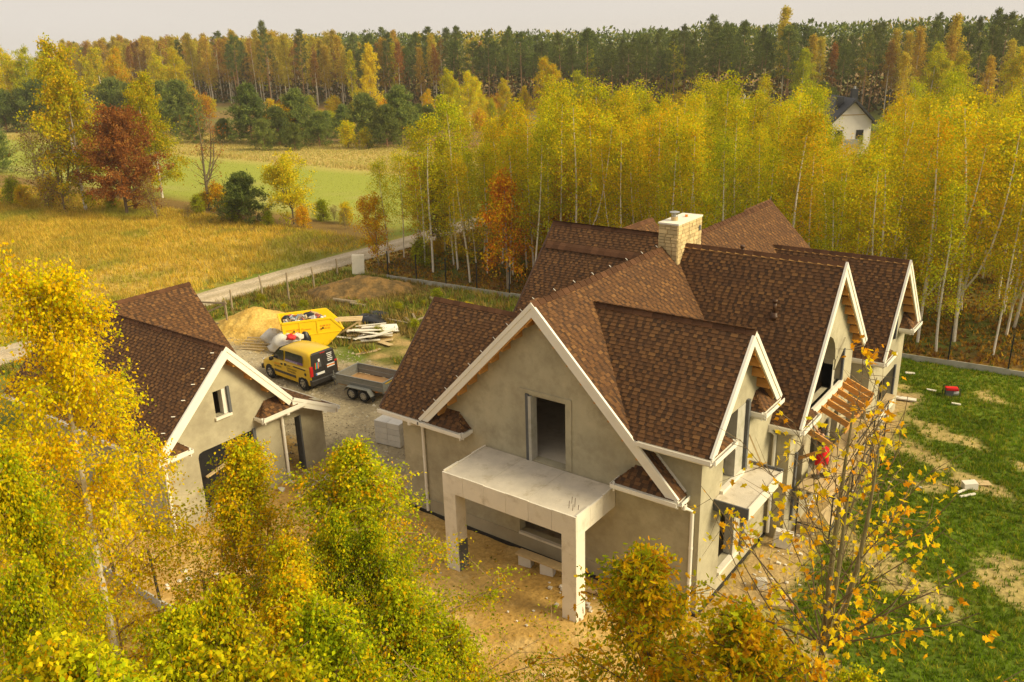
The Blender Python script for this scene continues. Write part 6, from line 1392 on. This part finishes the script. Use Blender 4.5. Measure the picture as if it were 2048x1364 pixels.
# own frame: +x forwards (to the wall), +y left
def hand(w_, d):
    w_ = Vector(w_); d = Vector(d).normalized(); s = d.cross(Vector((0, 0, 1))).normalized(); out = []
    for k, (o_, ln) in enumerate(((-.030, .075), (-.010, .085), (.010, .080), (.028, .065))):
        b = w_+d*.07+s*o_; out.append([(*w_, .026), (*(w_+d*.05+s*o_*.8), .018), (*b, .011), (*(b+d*ln*.5+Vector((0, 0, .01))), .009), (*(b+d*ln*.85-Vector((0, 0, .012))), .007)])
    t = w_+s*.035+d*.02; out.append([(*w_, .026), (*t, .013), (*(t+s*.03+d*.035), .010), (*(t+s*.035+d*.065), .008)]); return out
ch_ = [[(0, 0, .93, .13), (.02, 0, 1.08, .135), (.05, 0, 1.24, .15), (.08, 0, 1.40, .13), (.10, 0, 1.47, .060), (.12, 0, 1.54, .058)]]
for s, fx in ((1, .10), (-1, -.08)):
    ch_.append([(0, 0, .93, .13), (0, s*.09, .88, .095), (fx*.7+.02, s*.11, .50, .068), (fx*.6, s*.11, .32, .058), (fx*.6-.02, s*.11, .09, .040), (fx*.6+.0, s*.11, .05, .042), (fx*.6+.15, s*.13, .035, .032)])
wl, wr_ = (.50, .14, 1.66), (.46, -.12, 1.60)
ch_.append([(.05, 0, 1.24, .15), (.08, .17, 1.38, .062), (.27, .20, 1.36, .047), (*wl[:2], wl[2]-.0, .026)]); ch_.append([(.05, 0, 1.24, .15), (.08, -.17, 1.38, .062), (.28, -.20, 1.32, .047), (*wr_, .026)])
ch_ += hand(wl, (.5, 0, .8))+hand(wr_, (.5, .1, .8))
skin_body('body', ch_, 'skin', PN, 1)
# head with face
g5 = np.random.default_rng(1); V = []; F = []; n = 16
for i in range(13):
    t = math.pi*i/12
    for j in range(n):
        p = 2*math.pi*j/n; x, y, z = math.sin(t)*math.cos(p)*.098, math.sin(t)*math.sin(p)*.078, math.cos(t)*.122
        if x > 0 and z < -.03: x *= 1.0+.1*(-z/.12); y *= .86
        if x < 0 and z < -.04: x *= .8
        if abs(y) < .022 and x > .05: x += .022*max(0, 1-abs(z+.015)/.04)       # nose
        if .02 < abs(y) < .05 and x > .05 and 0 < z < .03: x -= .010            # eye sockets
        if abs(y) < .03 and x > .04 and -.065 < z < -.05: x -= .006
        V.append((.16+x*.94-z*-.25*0, y, 1.64+z+x*.28))
F = [(i*n+j, i*n+(j+1) % n, (i+1)*n+(j+1) % n, (i+1)*n+j) for i in range(12) for j in range(n)]
mb = MB(); mb.add(V, F)
for s in (1, -1): mb.obox((.15, s*.082, 1.635), (.045, .016, .06), (0, -.2, s*.3))
part('head', mb, 'skin', PN, True)
for s in (1, -1): part('eye', MB().tube([(.243, s*.033, 1.688), (.252, s*.033, 1.690)], .010, 8), 'ink_black', PN)
part('mouth', MB().obox((.262, 0, 1.612), (.01, .045, .010), (0, -.3, 0)), 'redplastic', PN)
mb = MB(); VV = []
for i in range(7):
    t = math.pi*.54*i/6
    for j in range(n):
        p = 2*math.pi*j/n; k = 1.10 if math.cos(p) < .55 or t < .9 else .95
        x, y, z = math.sin(t)*math.cos(p)*.098*k-.006, math.sin(t)*math.sin(p)*.080*k, math.cos(t)*.124*1.06-(.02 if math.cos(p) < 0 else 0)*t
        VV.append((.155+x, y, 1.645+z+x*.28))
mb.add(VV, [(i*n+j, i*n+(j+1) % n, (i+1)*n+(j+1) % n, (i+1)*n+j) for i in range(6) for j in range(n)]); part('hair', mb, 'hair', PN, True)
skin_body('shirt', [[(.02, 0, 1.06, .155), (.05, 0, 1.24, .168), (.08, 0, 1.40, .142), (.095, 0, 1.455, .075)], [(.05, 0, 1.24, .168), (.08, .17, 1.38, .082), (.19, .19, 1.37, .070)], [(.05, 0, 1.24, .168), (.08, -.17, 1.38, .082), (.19, -.19, 1.345, .070)]], 'cloth_grey', PN, 1)
skin_body('dungarees', [[(0, 0, .93, .165), (.02, 0, 1.06, .165), (.035, 0, 1.15, .163)], [(0, 0, .93, .165), (0, .095, .86, .130), (.08, .12, .52, .115), (.075, .12, .43, .105)], [(0, 0, .93, .165), (0, -.095, .86, .130), (-.03, -.12, .52, .115), (-.035, -.12, .43, .105)]], 'cloth_red', PN, 1)
for s in (1, -1): part('strap', MB().beam((.20, s*.07, 1.14), (.14, s*.085, 1.46), .035, .012, up=(1, 0, 0)).beam((.14, s*.085, 1.46), (-.10, s*.06, 1.16), .035, .012, up=(1, 0, 1)), 'cloth_red', PN)
for s, fx in ((1, .10), (-1, -.08)): part('shoe', blob((fx*.6+.055, s*.12, 0), (.30, .12, .12), 60, 12, .04), 'shoe', PN, True); part('sock', MB().tube([(fx*.6-.01, s*.11, .08), (fx*.6-.01, s*.11, .17)], .052, 10), 'graphite', PN)
mb = MB(); mb.tube([(.50, .02, 1.70), (.50, .02, 1.86)], .028, 8); mb.tube([(.50, .02, 1.68), (.42, .02, 1.60)], .022, 8); o = part('drill', mb, 'dark', None); o.parent = None; o.location = PN.location; o.rotation_euler = PN.rotation_euler
tag(o, 'dark cordless drill held up by the worker', 'drill')

# ------------------------------------------------------------------ far house and power pole
hx, hy = ground_at(1709, 196, 7.6); FH = empty('far_house', (hx, hy, 0), 'white house with dark gable roof beyond the birch grove', 'house', rz=.62); FH.scale = (.86, .86, 1.0)
part('wall', MB().prism([(-2.7, 0, 0), (2.7, 0, 0), (2.7, 0, 4.9), (0, 0, 7.2), (-2.7, 0, 4.9)], (0, 9, 0)), 'render_white', FH)
for s in (-1, 1):
    mb = MB(); mb.prism([(s*3.2, -.7, 4.50), (0, -.7, 7.25), (0, -.7, 7.57), (s*3.2, -.7, 4.82)], (0, 10, 0)); rf = part('roof', mb, 'slate', FH)
ch1 = part('chimney', MB().box((.6, 2.6, 6.4), (1.4, 3.4, 8.5)), 'slate', FH); part('chimney', MB().box((-1.6, 2.0, 6.0), (-.7, 2.7, 7.7)), 'slate', FH); part('flue_hood', MB().tube([(1.0, 3.0, 8.5), (1.0, 3.0, 8.8)], .16, 10), 'zinc', ch1)
part('gable_band', MB().box((-1.7, -.06, 5.62), (1.7, -.002, 5.72)), 'board', FH)
for x in (-1.7, 1.2): wdw = part('window', MB().box((x-.5, -.05, 2.2), (x+.5, -.002, 3.9)), 'slate', FH); part('pane', MB().box((x-.42, -.07, 2.28), (x+.42, -.052, 3.82)), 'glass', wdw)
part('balcony_panel', MB().box((-1.1, -.9, 1.9), (1.1, -.85, 2.9)), 'zinc', FH)
px_, py_ = ground_at(1488, 188, 9.0); UP = empty('utility_pole', (px_, py_, 0), 'pale utility pole with cross arms above the birch grove', 'pole', rz=.5)
part('mast', MB().tube([(0, 0, 0), (0, 0, 9.0)], [.17, .10], 8), 'concrete', UP)
for z, l_ in ((8.5, .9), (7.5, .7)): part('cross_arm', MB().box((-l_, -.05, z), (l_*.7, .05, z+.1)), 'galv', UP)
for z, l_ in ((8.6, .9), (7.6, .7)):
    for x in (-l_+.08, 0.12, l_*.7-.08): part('insulator', MB().tube([(x, 0, z), (x, 0, z+.26)], [.05, .07], 7), 'render_white', UP)
part('transformer_box', MB().box((-.25, -.35, 5.7), (.25, -.1, 6.7)), 'galv', UP)

# ------------------------------------------------------------------ thin autumn haze
HZ = MB().box((-700, -120, -2.0), (260, 720, 27.0))
hm = bpy.data.materials.new('haze'); hm.use_nodes = True; hn = hm.node_tree; hn.nodes.clear()
pv = hn.nodes.new('ShaderNodeVolumePrincipled'); pv.inputs['Density'].default_value = HAZE if 'HAZE' in globals() else .00028; pv.inputs['Color'].default_value = (.96, .93, .86, 1); pv.inputs['Anisotropy'].default_value = .2
ho = hn.nodes.new('ShaderNodeOutputMaterial'); hn.links.new(pv.outputs[0], ho.inputs['Volume'])
hz = put('haze', raw_mesh('haze', HZ.v, HZ.f, hm)); tag(hz, 'thin pale autumn haze over the whole place', 'haze', kind='stuff')
